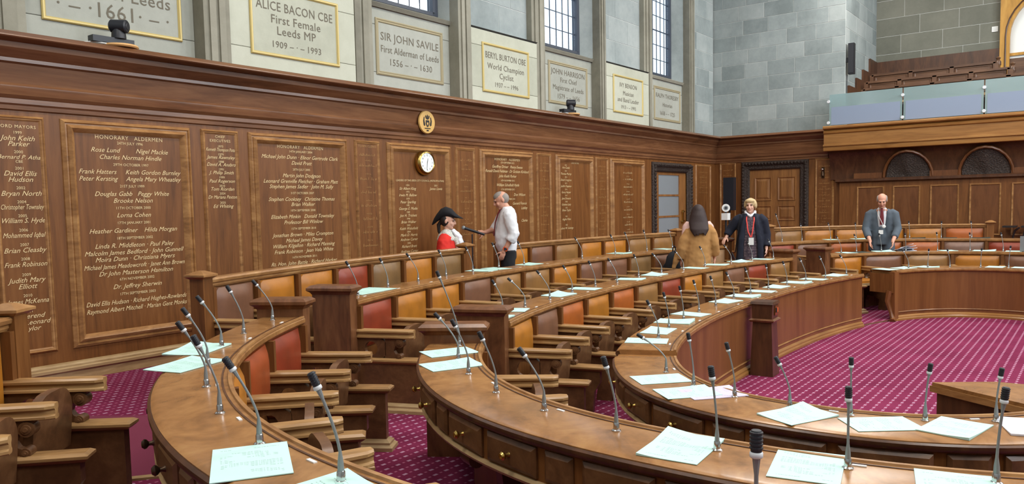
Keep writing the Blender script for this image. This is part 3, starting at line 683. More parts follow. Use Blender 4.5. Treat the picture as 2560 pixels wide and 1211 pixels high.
# gallery benches
def gallery_bench(x, z, y0, y1, label):
    b = thing('gallery_bench', label, 'bench', (x, (y0+y1)/2, z-0.62), 0, 'benches in the public gallery')
    m = MB(); m.box(x-0.03, x+0.03, y0, y1, z-0.05, z); m.build('top_rail', 'gallery_bench_wood', b)
    MB().box(x-0.02, x+0.02, y0, y1, z-0.30, z-0.24).build('lower_rail', 'gallery_bench_wood', b)
    nn = max(2, int(round((y1-y0)/0.75))); w = (y1-y0)/nn
    for i in range(nn):
        frame_loops(MB(), ad('B', x+0.01), y0+i*w+0.05, y0+(i+1)*w-0.05, z-0.25, z-0.045, [(0, 0), (0.02, 0.012), (0.04, 0.012), (0.05, 0.005)], True).build('back_panel', 'gallery_bench_wood', b)
    for i in range(nn+1): MB().box(x-0.03, x+0.03, y0+i*w-0.04, y0+i*w+0.04, z-0.35, z-0.02).build('stile', 'gallery_bench_wood', b)
    MB().box(x-0.45, x-0.04, y0, y1, z-0.42, z-0.37).build('seat_board', 'pale_wood', b)
    MB().lathe([(.0, 0), (.06, 0), (.06, .08), (.03, .12), (.05, .16), (.0, .2)], (x, y0-0.05, z-0.1), 10).build('end_finial', 'gallery_bench_wood', b, smooth=True)
    MB().box(x-0.4, x+0.04, y0-0.09, y0-0.02, z-0.64, z-0.1).build('end_panel', 'gallery_bench_wood', b)
gallery_bench(20.0, 4.46, 1.95, 4.45, 'rearmost dark wooden gallery bench below the stone wall')
gallery_bench(19.25, 4.20, 1.62, 4.4, 'middle dark wooden gallery bench with panelled back')
gallery_bench(18.55, 3.96, 0.9, 4.3, 'foremost wooden gallery bench just behind the glass')
# golden wooden archway at the gallery side
ga = thing('gallery_archway', 'golden wooden arch with pale glazing at the gallery side', 'archway', (XR, 1.2, 3.7))
am = MB(); arc = [(.85+.91*math.cos(math.pi*i/16), 5.1+.91*math.sin(math.pi*i/16)) for i in range(17)]
poly = [(1.95, 3.7), (1.95, 6.7), (-.25, 6.7), (-.25, 3.7), (-.06, 3.7)]+arc[::-1]+[(1.76, 3.7)]
am.prism(poly, XR-0.12, XR+0.06, 'yz'); am.build('arch_frame', 'golden_wood', ga)
ai = MB(); ai.tube([(XR-.13, 1.84, 3.7), (XR-.13, 1.84, 5.1)]+[(XR-.13, .85+.99*math.cos(math.pi*i/16), 5.1+.99*math.sin(math.pi*i/16)) for i in range(17)]+[(XR-.13, -.14, 3.7)], .016, 6); ai.build('arch_bead', 'dark_wood', ga)
MB().box(XR+0.03, XR+0.05, -0.2, 1.8, 3.7, 6.3).build('glazing', 'clock_face', ga)
MB().box(XR-0.02, XR+0.04, -.06, 1.76, 4.66, 4.72).build('transom', 'golden_wood', ga)
MB().box(XR-0.02, XR+0.03, -.06, 1.76, 3.7, 4.6).build('lower_panel', 'gallery_bench_wood', ga)

# ---------------------------------------------------------------- doors
d1 = MB(); 
for x0, x1, q0, q1 in ((14.72, 14.98, 0, 2.30), (15.98, 16.40, 0, 2.30), (14.98, 15.98, 2.12, 2.30), (14.98, 15.98, 0, 0.35)): d1.box(x0, x1, YW+0.02, YW+0.07, q0, q1)
door1 = tag(d1.build('door_1', 'door_wood'), 'glazed wooden door in a dark carved frame', kind='structure')
for q0, q1 in ((1.70, 2.12), (1.24, 1.66), (0.80, 1.20), (0.37, 0.76)): MB().box(14.98, 15.98, YW+0.035, YW+0.045, q0, q1).build('pane', 'frosted_glass', door1)
for q in (1.66, 1.20, 0.76): MB().box(14.98, 15.98, YW+0.02, YW+0.06, q, q+0.04).build('glazing_bar', 'door_wood', door1)
hm = MB(); hm.box(16.1, 16.14, YW-0.02, YW+0.02, 1.05, 1.35); hm.box(16.02, 16.14, YW-0.05, YW-0.02, 1.09, 1.12); hm.box(16.06, 16.14, YW-0.05, YW-0.02, 1.30, 1.33); hm.build('door_handle', 'brass', door1)
def carved_frame(side, a0, a1, z1, par):
    f = MB(); lp = [(0, 0), (0, .03), (.03, .06), (.09, .07), (.11, .04), (.17, .035), (.20, .01)]
    frame_loops(f, ad(side), a0, a1, -0.25, z1, lp); o = f.build('carved_frame', 'carved_wood', par)
    g = MB(); pf = ad(side); r = random.Random(9)
    n = int((a1-a0)/0.075)
    for i in range(n): g.ball(pf(a0+0.06+(a1-a0-0.12)*i/(n-1), 0.07, z1-0.055), (0.042, 0.042, 0.03), 6, 4)
    n = int((z1-0.1)/0.075)
    for i in range(n):
        for a in (a0+0.055, a1-0.055): g.ball(pf(a, 0.07, 0.1+(z1-0.2)*i/(n-1)), (0.032, 0.032, 0.042), 6, 4)
    g.build('carved_leaves', 'carved_wood', o)
carved_frame('L', 14.61, 16.51, 2.38, door1)
d2 = MB(); d2.box(XB+0.02, XB+0.07, 5.36, 6.75, 0, 2.34); door2 = tag(d2.build('door_2', 'door_wood'), 'wooden double door with square panels in a dark carved frame', kind='structure')
for y0, y1 in ((6.13, 6.52), (5.58, 5.98)):
    for z0, z1 in ((1.52, 2.06), (1.06, 1.40), (0.2, 0.94)):
        frame_loops(MB(), ad('B', XB+0.02), y0, y1, z0, z1, [(0, 0), (0.008, 0.022), (0.028, 0.006), (0.034, 0.002), (0.085, 0.020)], True).build('door_panel', 'door_wood', door2)
carved_frame('B', 5.28, 6.83, 2.44, door2)

# ---------------------------------------------------------------- rest of the shell (behind and above the viewer)
cl = MB(); cl.box(-2.2, 21.2, -5.3, 8.1, 9.2, 9.35); tag(cl.build('ceiling', 'plaster'), 'pale plaster ceiling', kind='structure')
wr = MB(); wr.box(-2.2, 21.2, -5.4, -5.2, -0.3, 4.3); wr.box(-2.2, 21.2, -5.4, -5.2, 8.1, 9.3)
xs = [-2.2]+sum([[x-0.65, x+0.65] for x in (3.7, 7.65, 11.6, 15.5)], [])+[21.2]
for x0, x1 in zip(xs[::2], xs[1::2]): wr.box(x0, x1, -5.4, -5.2, 4.3, 8.1)
tag(wr.build('wall_right', 'ashlar_stone'), 'stone wall with tall windows opposite', kind='structure')
wn_ = MB(); wn_.box(-2.4, -2.2, -5.4, 8.1, -0.3, 9.3); wn_.box(-2.2, 0.9, YW, YW+0.2, -0.3, 9.3); tag(wn_.build('wall_front', 'ashlar_stone'), 'stone wall behind the viewer', kind='structure')
we = MB(); we.box(XR+0.3, XR+0.5, -5.4, 8.1, 3.0, 9.3); we.box(XB+0.3, XB+0.4, -5.4, 8.1, -0.3, 3.1); tag(we.build('wall_gallery_outer', 'plaster'), 'outer wall behind the gallery', kind='structure')

# ---------------------------------------------------------------- curved desks
def pier(par, k, s, zt, zf, thick=0.12, depth=0.46, sgn=1, name='end_pier'):
    """upright end of a desk block: a slab across the desk with an overhanging moulded cap"""
    P, N, T = at(k, s); M = Matrix(((T[0]*sgn, N[0], 0, P[0]), (T[1]*sgn, N[1], 0, P[1]), (0, 0, 1, 0), (0, 0, 0, 1)))
    b = MB().box(0, thick, -0.02, depth-0.02, zf, zt+0.07, M).build(name, 'pier_wood', par)
    c = MB(); e = 0.035
    def lay(x0, x1, y0, y1, z): return [M @ Vector(p) for p in ((x0, y0, z), (x1, y0, z), (x1, y1, z), (x0, y1, z))]
    L = [lay(-.0, thick, -.02, depth-.02, zt+.055), lay(-e*.4, thick+e*.4, -.02-e*.4, depth-.02+e*.4, zt+.075), lay(-e, thick+e, -.02-e, depth-.02+e, zt+.09), lay(-e, thick+e, -.02-e, depth-.02+e, zt+.11), lay(-.01, thick+.01, -.03, depth-.01, zt+.13)]
    vs = sum(L, []); fs = []
    for i in range(4):
        for j in range(4): fs.append((i*4+j, i*4+(j+1) % 4, (i+1)*4+(j+1) % 4, (i+1)*4+j))
    fs.append((16, 17, 18, 19)); c.add(vs, fs); c.build('pier_cap', 'pier_wood', b)
    q = MB(); q.box(-0.02, thick+0.02, -0.04, depth, zf, zf+0.06, M); q.build('pier_plinth', 'pale_wood', b)
KNOB = MB().lathe([(0, 0), (.012, 0), (.008, .010), (.008, .018), (.017, .026), (.019, .034), (.012, .043), (0, .045)], (0, 0, 0), 10).mesh('knob', True)
DEP = {'rear': .285, 'middle': .335, 'front': .385}
def desk(k, s0, s1, label, cat='desk', fronts=False, piers=(), knob='brass', face='panel_wood', skirt=False, zout=None):
    zt = DTOP[k]; zf = ROWZ[k]; q = DEP[k]-.40
    P, N, T = at(k, (s0+s1)/2); d = thing('curved_desk', label, cat, (P[0], P[1], zf), 0, 'curved council desks')
    fr = frames(k, s0, s1)
    top = MB().sweep(fr, [(-.02, zt-.05), (-.035, zt-.035), (-.035, zt-.012), (-.022, zt), (.385+q, zt), (.405+q, zt-.008), (.405+q, zt-.022), (.395+q, zt-.03), (.395+q, zt-.05)]).build('desk_top', 'desk_wood', d, smooth=True, ang=30)
    MB().sweep(fr, [(-.03, zt-.002), (-.028, zt+.008), (-.012, zt+.008), (-.008, zt-.002)]).build('edge_bead', 'rail_wood', top, smooth=True)
    MB().sweep(fr, [(.008, zt-.001), (.008, zt+.003), (.016, zt+.003), (.016, zt-.001)]).build('inlay_line', 'dark_wood', top)
    MB().sweep(fr, [(.395+q, zt-.055), (.408+q, zt-.05), (.418+q, zt-.035), (.418+q, zt-.02), (.408+q, zt-.012), (.39+q, zt-.012), (.38+q, zt-.05)]).build('edge_moulding', 'dark_wood', top, smooth=True)
    bp = MB().sweep(fr, [(-.005, zf), (-.005, zt-.05), (.03, zt-.05), (.03, zf)]).build('back_panel', face, d, smooth=True)
    ap = MB().sweep(fr, [(.36+q, zt-.20), (.36+q, zt-.05), (.385+q, zt-.05), (.385+q, zt-.20)]).build('apron', 'panel_wood', d, smooth=True)
    MB().sweep(fr, [(.35+q, zt-.225), (.395+q, zt-.225), (.402+q, zt-.212), (.392+q, zt-.198), (.35+q, zt-.198)]).build('apron_moulding', 'pale_wood', ap, smooth=True)
    MB().sweep(fr, [(.03, zt-.205), (.36+q, zt-.205), (.36+q, zt-.195), (.03, zt-.195)]).build('shelf', 'dark_wood', d)
    if skirt:
        MB().sweep(fr, [(-.045, zf), (-.045, zf+.025), (-.03, zf+.04), (-.03, zf+.055), (-.005, zf+.075), (.0, zf)]).build('skirting', 'gallery_wood', bp, smooth=True, ang=25)
        MB().sweep(fr, [(-.012, zf+.115), (-.018, zf+.123), (-.012, zf+.131), (-.004, zf+.131), (-.004, zf+.115)]).build('base_bead', 'rail_wood', bp, smooth=True)
    # small white name holders along the ledge
    s = s0+0.25
    while s < s1-0.1:
        p, n_, t_ = at(k, s); M = Matrix(((t_[0], n_[0], 0, p[0]), (t_[1], n_[1], 0, p[1]), (0, 0, 1, zt), (0, 0, 0, 1)))
        MB().box(-.022, .022, .028, .04, .0, .004, M).build('name_holder', 'white_plastic', top); s += 0.61
    if fronts:
        s = s0+0.12; i = 0
        while s < s1-0.1:
            w = (0.29, 0.29, 0.14)[i % 3]
            if s+w > s1-0.02: break
            p, n_, t_ = at(k, s+w/2+0.02); sc = 1.0
            # widths are measured along the inner edge: the outer face is a little longer
            e0, _, _ = at(k, s); e1, _, _ = at(k, s+w); m0 = at(k, s)[1]; m1 = at(k, s+w)[1]
            wo = float(np.linalg.norm((e1+m1*(.39+q))-(e0+m0*(.39+q))))
            pm, nm, tm = at(k, s+w/2); M = Matrix(((tm[0], nm[0], 0, pm[0]+nm[0]*(.386+q)), (tm[1], nm[1], 0, pm[1]+nm[1]*(.386+q)), (0, 0, 1, 0), (0, 0, 0, 1)))
            h = wo/2-0.006; m = MB(); z0, z1 = zt-.188, zt-.062; e = .018
            vs = [M @ Vector(v) for v in ((-h, -.01, z0), (h, -.01, z0), (h, -.01, z1), (-h, -.01, z1), (-h, .004, z0), (h, .004, z0), (h, .004, z1), (-h, .004, z1), (-h+e, .016, z0+e), (h-e, .016, z0+e), (h-e, .016, z1-e), (-h+e, .016, z1-e))]
            m.add(vs, [(0, 1, 5, 4), (1, 2, 6, 5), (2, 3, 7, 6), (3, 0, 4, 7), (4, 5, 9, 8), (5, 6, 10, 9), (6, 7, 11, 10), (7, 4, 8, 11), (8, 9, 10, 11)])
            dr = m.build('drawer' if i % 3 < 2 else 'fixed_panel', 'seat_wood', d)
            if i % 3 < 2:
                B = M @ Matrix.Translation((0, .016, (z0+z1)/2)) @ Matrix.Rotation(-math.pi/2, 4, 'X')
                obj('knob', KNOB, knob, dr, basis=B)
            s += w+0.028; i += 1
        # scrolled brackets carry the top
        s = s0+0.35; zfo = {'front': ZC, 'middle': ZB, 'rear': ZA}[k]
        while s < s1-0.2:
            pm, nm, tm = at(k, s); M = Matrix(((nm[0], tm[0], 0, pm[0]), (nm[1], tm[1], 0, pm[1]), (0, 0, 1, 0), (0, 0, 0, 1)))
            m = MB(); o = [(.03, zfo), (.16, zfo), (.13, zfo+.10), (.12, zt-.42), (.20+q, zt-.30), (.33+q, zt-.27), (.33+q, zt-.21), (.03, zt-.21)]
            m.prism(o, -.035, .035, 'xz', M); bk = m.build('leg', 'dark_wood', d)
            qb = MB(); pts = [M @ Vector((.325+q, y, zt-.262)) for y in (-.05, .05)]; qb.tube(pts, .042, 14); qb.build('scroll', 'dark_wood', bk, smooth=True)
            s += 1.35
    for e in piers: pier(d, k, s0 if e == 0 else s1, zt, zf, sgn=(-1 if e == 0 else 1), depth=DEP[k]+.05)
    return d
desk('rear', -1.4, 3.98, 'rear curved desk nearest the viewer with dark drawer knobs', fronts=True, piers=(1,), knob='dark_bronze')
desk('middle', -2.0, 2.46, 'middle curved desk in the near block with brass drawer knobs', fronts=True, piers=(1,))
desk('front', -2.2, 1.50, 'innermost curved desk in the near block facing the carpeted well', fronts=True, face='veneer_wood', skirt=True)
desk('rear', 4.94, 13.40, 'long rear desk below the honours boards', piers=(0, 1))
desk('middle', 3.40, 10.92, 'long middle desk across the far side of the chamber', piers=(0, 1))
desk('front', 1.72, 8.30, 'innermost curved desk with tall plain veneer face behind the pedestal', face='veneer_wood', skirt=True)
desk('rear', 14.40, 19.6, 'rear desk of the block below the gallery', piers=())
desk('middle', 11.84, 16.0, 'middle desk of the block below the gallery with a capped pier', piers=(0,))
fdr = desk('front', 9.12, 12.6, 'innermost desk of the block below the gallery with a curved end leg', face='veneer_wood', skirt=True)
# gap between the two innermost desks is bridged by a hinged flap
fr = frames('front', 1.50, 1.72, 0.04); z = DTOP['front']
fp = thing('desk_flap', 'hinged wooden flap bridging two innermost desks', 'flap', (*at('front', 1.6)[0], ZC))
MB().sweep(fr, [(-.03, z-.06), (-.03, z-.035), (.38, z-.035), (.38, z-.06)]).build('leaf', 'desk_wood', fp)
MB().sweep(fr, [(.0, ZW), (.0, z-.06), (.025, z-.06), (.025, ZW)]).build('apron', 'veneer_wood', fp)
# end of the far innermost desk: side box and cabriole leg
P, N, T = at('front', 9.12); M = Matrix(((T[0], N[0], 0, P[0]), (T[1], N[1], 0, P[1]), (0, 0, 1, 0), (0, 0, 0, 1)))
MB().prism([(-.03, ZW), (.05, ZW), (.05, z-.02), (-.05, z-.02), (-.05, z-.1)], -.04, .04, 'xz', M).build('end_post', 'veneer_wood', fdr)
MB().prism([(-.02, z-.33), (.36, z-.33), (.36, z-.05), (-.02, z-.05)], -.06, -.02, 'yz', M).build('end_box', 'panel_wood', fdr)
MB().tube([M @ Vector(v) for v in ((-.04, .04, z-.3), (-.06, .06, z-.45), (-.03, .02, z-.62), (-.05, -.02, ZW+.03), (-.10, -.05, ZW))], [.05, .04, .03, .035, .05], 8).build('end_leg', 'veneer_wood', fdr, smooth=True)

# ---------------------------------------------------------------- back rail of the rear row
def rail_block(s0, s1, label, posts=(0, 1)):
    P, N, T = at('rail', (s0+s1)/2); r = thing('bench_back', label, 'bench back', (P[0], P[1], 0), 0, 'curved back rails of the rear row')
    fr = frames('rail', s0, s1)
    MB().sweep(fr, [(-.005, 0), (-.005, .93), (.03, .93), (.03, 0)]).build('back_panel', 'panel_wood', r, smooth=True)
    MB().sweep(fr, [(-.02, .925), (-.03, .94), (-.03, .955), (-.045, .965), (-.05, .985), (-.04, 1.0), (.055, 1.0), (.065, .985), (.06, .965), (.045, .955), (.045, .94), (.035, .925)]).build('top_rail', 'rail_wood', r, smooth=True, ang=30)
    for e in posts:
        s = s0 if e == 0 else s1; Pp, Np, Tp = at('rail', s); sg = -1 if e == 0 else 1
        M = Matrix(((Tp[0]*sg, Np[0], 0, Pp[0]), (Tp[1]*sg, Np[1], 0, Pp[1]), (0, 0, 1, 0), (0, 0, 0, 1)))
        p = MB().box(0, .12, -.06, .06, 0, 1.02, M).build('post', 'panel_wood', r)
        c = MB(); L = []
        for w, z in ((.0, 1.0), (.03, 1.02), (.03, 1.035), (-.04, 1.065)): L += [M @ Vector(q) for q in ((-w, -.06-w, z), (.12+w, -.06-w, z), (.12+w, .06+w, z), (-w, .06+w, z))]
        c.add(L, [(i*4+j, i*4+(j+1) % 4, (i+1)*4+(j+1) % 4, (i+1)*4+j) for i in range(3) for j in range(4)]+[(12, 13, 14, 15)]); c.build('post_cap', 'rail_wood', p)
rail_block(1.9, 3.86, 'curved wooden seat back at the extreme lower left', (1,))
rail_block(5.97, 10.16, 'curved wooden back rail below the HONORARY ALDERMEN boards')
rail_block(11.02, 15.42, 'curved wooden back rail in front of the glazed door')
rail_block(17.9, 22.1, 'curved wooden back rail below the gallery dado')

# ---------------------------------------------------------------- tip-up seats
def arm_mesh():
    m = MB()                                           # x: inward from the back, y: across, z: above the row floor
    prof = [(-.028, .60), (-.040, .605), (-.040, .616), (-.028, .624), (-.028, .640), (-.042, .650), (-.042, .662), (-.032, .672), (.032, .672), (.042, .662), (.042, .650), (.028, .640), (.028, .624), (.040, .616), (.040, .605), (.028, .60)]
    n = len(prof); vs = []
    for x, k in ((0, 1), (.47, 1), (.505, .55)):
        for y, z in prof: vs.append((x, y*k, z))
    m.add(vs, [(i*n+j, i*n+(j+1) % n, (i+1)*n+(j+1) % n, (i+1)*n+j) for i in range(2) for j in range(n)]+[tuple(range(n-1, -1, -1)), tuple(range(2*n, 3*n))])
    return m.mesh('armrest', True, 25)
def bracket_mesh():
    m = MB(); t = .022; hc, hr, N = (.13, .515), .058, 16     # plate with a round hole, drawn as a ring of quads
    outer = []
    for i in range(N):
        a = 2*math.pi*i/N; c, s = math.cos(a), math.sin(a); k = min(.13/max(abs(c), 1e-6), .085/max(abs(s), 1e-6)); outer.append((hc[0]+c*k, hc[1]+s*k))
    inner = [(hc[0]+hr*math.cos(2*math.pi*i/N), hc[1]+hr*math.sin(2*math.pi*i/N)) for i in range(N)]
    vs = [(x, y, z) for y in (-t, t) for x, z in outer+inner]; o2 = 2*N; fs = []
    for i in range(N):
        j = (i+1) % N
        fs += [(i, j, N+j, N+i), (o2+i, o2+j, o2+N+j, o2+N+i), (N+i, N+j, o2+N+j, o2+N+i), (i, j, o2+j, o2+i)]
    m.add(vs, fs)
    m.prism([(.255, .43), (.40, .43), (.385, .46), (.345, .475), (.33, .50), (.345, .54), (.40, .56), (.42, .60), (.255, .60)], -t, t, 'xz')
    return m.mesh('arm_bracket')
def scroll_mesh():
    out = []
    for c, r in (((.385, .562), .036), ((.375, .452), .024)):
        m = MB(); m.lathe([(0, -.044), (r*.28, -.044), (r*.3, -.038), (r*.6, -.038), (r*.65, -.032), (r, -.032), (r, .032), (r*.65, .032), (r*.6, .038), (r*.3, .038), (r*.28, .044), (0, .044)], (c[0], 0, c[1]), 14, Matrix.Rotation(math.pi/2, 4, 'X'))
        out.append(m.mesh('scroll', True, 30))
    return out
def stand_mesh(end):
    m = MB(); t = .03
    if end: m.box(0, .60, -t, t, 0, .395)
    else: m.prism([(0, .12), (0, .395), (.60, .395), (.60, .30), (.55, .22), (.53, 0), (.38, 0), (.40, .16), (.30, .20), (.14, .20), (.10, .12), (.10, 0), (0, 0)], -t, t, 'xz')
    return m.mesh('stand')
def cap_mesh():
    m = MB(); vs = []; L = ((0, -.0, .395), (.012, 0, .405), (.022, 0, .415), (.022, 0, .428), (.004, 0, .44))
    for e, _, z in L: vs += [(-.0, -.035-e, z), (.62+e, -.035-e, z), (.62+e, .035+e, z), (-.0, .035+e, z)]
    m.add(vs, [(i*4+j, i*4+(j+1) % 4, (i+1)*4+(j+1) % 4, (i+1)*4+j) for i in range(4) for j in range(4)]+[(16, 17, 18, 19), (3, 2, 1, 0)])
    return m.mesh('stand_cap')
def plinth_mesh():
    m = MB(); vs = []
    for e, z in ((.05, 0), (.05, .025), (.03, .04), (.03, .055), (.002, .075)): vs += [(-.0, -.03-e, z), (.60+e, -.03-e, z), (.60+e, .03+e, z), (-.0, .03+e, z)]
    m.add(vs, [(i*4+j, i*4+(j+1) % 4, (i+1)*4+(j+1) % 4, (i+1)*4+j) for i in range(4) for j in range(4)]+[(16, 17, 18, 19), (3, 2, 1, 0)])
    return m.mesh('stand_plinth')
ARM, BRK, SCR, STD, STE, CAPM, PLI = arm_mesh(), bracket_mesh(), scroll_mesh(), stand_mesh(False), stand_mesh(True), cap_mesh(), plinth_mesh()
def panel_stand():
    return frame_loops(MB(), lambda a, d, z: (a, -.03-d, z), .06, .55, .09, .36, [(0, 0), (.008, -.006), (.02, -.006)], True).mesh('stand_panel')
PST = panel_stand()
def pad_mesh(w, z0, z1):
    m = MB(); NX, NZ = 8, 8; vs = []; fs = []
    for i in range(NX+1):
        for j in range(NZ+1):
            u, v = i/NX*2-1, j/NZ*2-1; bul = (1-abs(u)**6)*(1-abs(v)**6)
            vs.append((.012+.045*bul, u*w/2, z0+(z1-z0)*(j/NZ)))
    for i in range(NX):
        for j in range(NZ): a = i*(NZ+1)+j; fs.append((a, a+1, a+NZ+2, a+NZ+1))
    m.add(vs, fs); m.box(0, .014, -w/2, w/2, z0, z1); return m.mesh('backrest', True, 60)
def tip_mesh(w):                                       # seat folded up: a board with rounded upper corners, leaning a little forward
    m = MB(); h = w/2-.05; r = .15; o = [(-h, .34)]+[(-h+r-r*math.cos(math.pi/2*i/6), -r+.668+r*math.sin(math.pi/2*i/6)) for i in range(7)]+[(h-r+r*math.sin(math.pi/2*i/6), -r+.668+r*math.cos(math.pi/2*i/6)) for i in range(7)]+[(h, .34)]
    n = len(o); vs = [(x0+.31+(z-.34)*.10, y, z) for x0 in (0, .045) for y, z in o]
    m.add(vs, [tuple(range(n-1, -1, -1)), tuple(range(n, 2*n))]+[(i, (i+1) % n, (i+1) % n+n, i+n) for i in range(n)]); return m.mesh('tip_up_seat', True, 40)
_pads = {}
COLN = {'amber': 'amber yellow', 'orange': 'orange', 'red': 'brick red', 'brown': 'dark brown', 'tan': 'tan', 'olive': 'olive tan', 'taupe': 'taupe', 'beige': 'pale beige', 'russet': 'russet red'}
def arm_parts(par, base, end=False, full=True):
    def q(n, me, mat, p=None): return obj(n, me, mat, p or par, True, base if p is None else None)
    a = q('armrest', ARM, 'arm_wood')
    b = q('arm_bracket', BRK, 'seat_wood'); obj('scroll', SCR[0], 'seat_wood', b, True); obj('scroll', SCR[1], 'seat_wood', b, True)
    s = q('stand', STE if end else STD, 'seat_wood'); obj('stand_cap', CAPM, 'arm_wood', s, True)
    if end:
        obj('stand_plinth', PLI, 'pale_wood', s, True); obj('stand_panel', PST, 'pier_wood', s, True)
def seats(k, bounds, cols, where, group, rev=False, down=(), endlow=True, endhigh=True):
    zf = ROWZ[k]; zt = (DTOP[k]-.05 if k != 'rail' else .925); n = len(bounds)-1
    for i in range(n):
        s0, s1 = bounds[i], bounds[i+1]; sm = (s0+s1)/2; P, N, T = at(k, sm); off = -.006
        rz = math.atan2(-N[1], -N[0]); w = abs(s1-s0)
        no = (n-1-i) if rev else i
        st = thing('council_seat', '%s leather seat, %s %s' % (COLN[cols[i]], ORD[no], where), 'seat', (P[0]+N[0]*off, P[1]+N[1]*off, zf), rz, group)
        key = (k, round(w, 2))
        h0, h1 = .50, zt-zf-.012
        if key not in _pads: _pads[key] = (pad_mesh(w-.075, h0, h1), tip_mesh(w-.10), MB().box(0, .05, -.02, .02, .40, zt-zf).mesh('stile'))
        pad, tip, stile = _pads[key]
        obj('backrest', pad, 'leather_'+cols[i], st, True)
        if i in down:
            c = MB(); c.box(.06, .50, -(w-.12)/2, (w-.12)/2, .41, .45); c.build('seat_frame', 'pale_wood', st, local=True)
            c = MB(); c.box(.08, .49, -(w-.14)/2, (w-.14)/2, .45, .485); c.build('seat_cushion', 'leather_'+cols[i], st, local=True)
        else: obj('tip_up_seat', tip, 'seat_wood', st, True)
        # stile and arm on the low side; the last seat also carries the closing arm
        for s_, on, end in ((s0, True, endlow and i == 0), (s1, i == n-1, endhigh)):
            if not on: continue
            Pa, Na, Ta = at(k, s_); W = Matrix.Translation((Pa[0]+Na[0]*off, Pa[1]+Na[1]*off, zf)) @ Matrix.Rotation(math.atan2(-Na[1], -Na[0]), 4, 'Z')
            B = WM[st.name].inverted() @ W
            obj('stile', stile, 'panel_wood', st, True, B)
            arm_parts(st, B, end)
def lin(a, b, n): return list(np.linspace(a, b, n+1))
seats('rail', lin(2.05, 3.84, 3), ['brown', 'amber', 'amber'], 'from the post at the extreme lower left', 'rear row seats at the lower left', rev=True)
seats('rail', lin(6.0, 10.14, 7), ['brown', 'amber', 'amber', 'red', 'olive', 'amber', 'olive'], 'from the left in the rear row below the honours boards', 'rear row seats below the honours boards')
seats('rail', [11.03, 11.62, 12.23, 12.88, 13.49, 14.14, 14.8, 15.40], ['amber', 'brown', 'tan', 'amber', 'amber', 'tan', 'tan'], 'after the man in the rear row by the glazed door', 'rear row seats by the glazed door')
seats('rail', lin(17.92, 22.08, 6), ['tan', 'amber', 'amber', 'amber', 'amber', 'orange'], 'in the rear row below the gallery dado', 'rear row seats below the gallery')
seats('rear', lin(-1.1, 3.94, 8), ['brown', 'amber', 'tan', 'amber', 'brown', 'amber', 'russet', 'red'], 'from the capped pier behind the nearest rear desk', 'middle row seats of the near block', rev=True)
seats('rear', lin(4.96, 13.38, 13), ['red', 'amber', 'amber', 'brown', 'tan', 'tan', 'amber', 'brown', 'brown', 'olive', 'brown', 'tan', 'beige'], 'from the pier in the long middle row', 'middle row seats across the far side')
seats('rear', [14.42, 15.04, 15.75, 16.43, 17.14, 17.78, 18.46, 19.14], ['red', 'brown', 'orange', 'orange', 'orange', 'taupe', 'red'], 'in the middle row below the gallery', 'middle row seats below the gallery')
seats('middle', lin(-1.3, 2.42, 6), ['brown', 'amber', 'tan', 'orange', 'brown', 'amber'], 'from the pier in the near innermost row', 'innermost row seats of the near block', rev=True)
seats('middle', lin(3.42, 10.89, 12), ['amber', 'brown', 'orange', 'amber', 'orange', 'tan', 'red', 'amber', 'tan', 'brown', 'red', 'tan'], 'from the pier in the long innermost row', 'innermost row seats across the far side')
seats('middle', [11.88, 12.55, 13.29, 14.03, 14.74, 15.45], ['amber', 'brown', 'tan', 'amber', 'brown'], 'from the pier in the innermost row below the gallery', 'innermost row seats below the gallery', down=(0, 1))

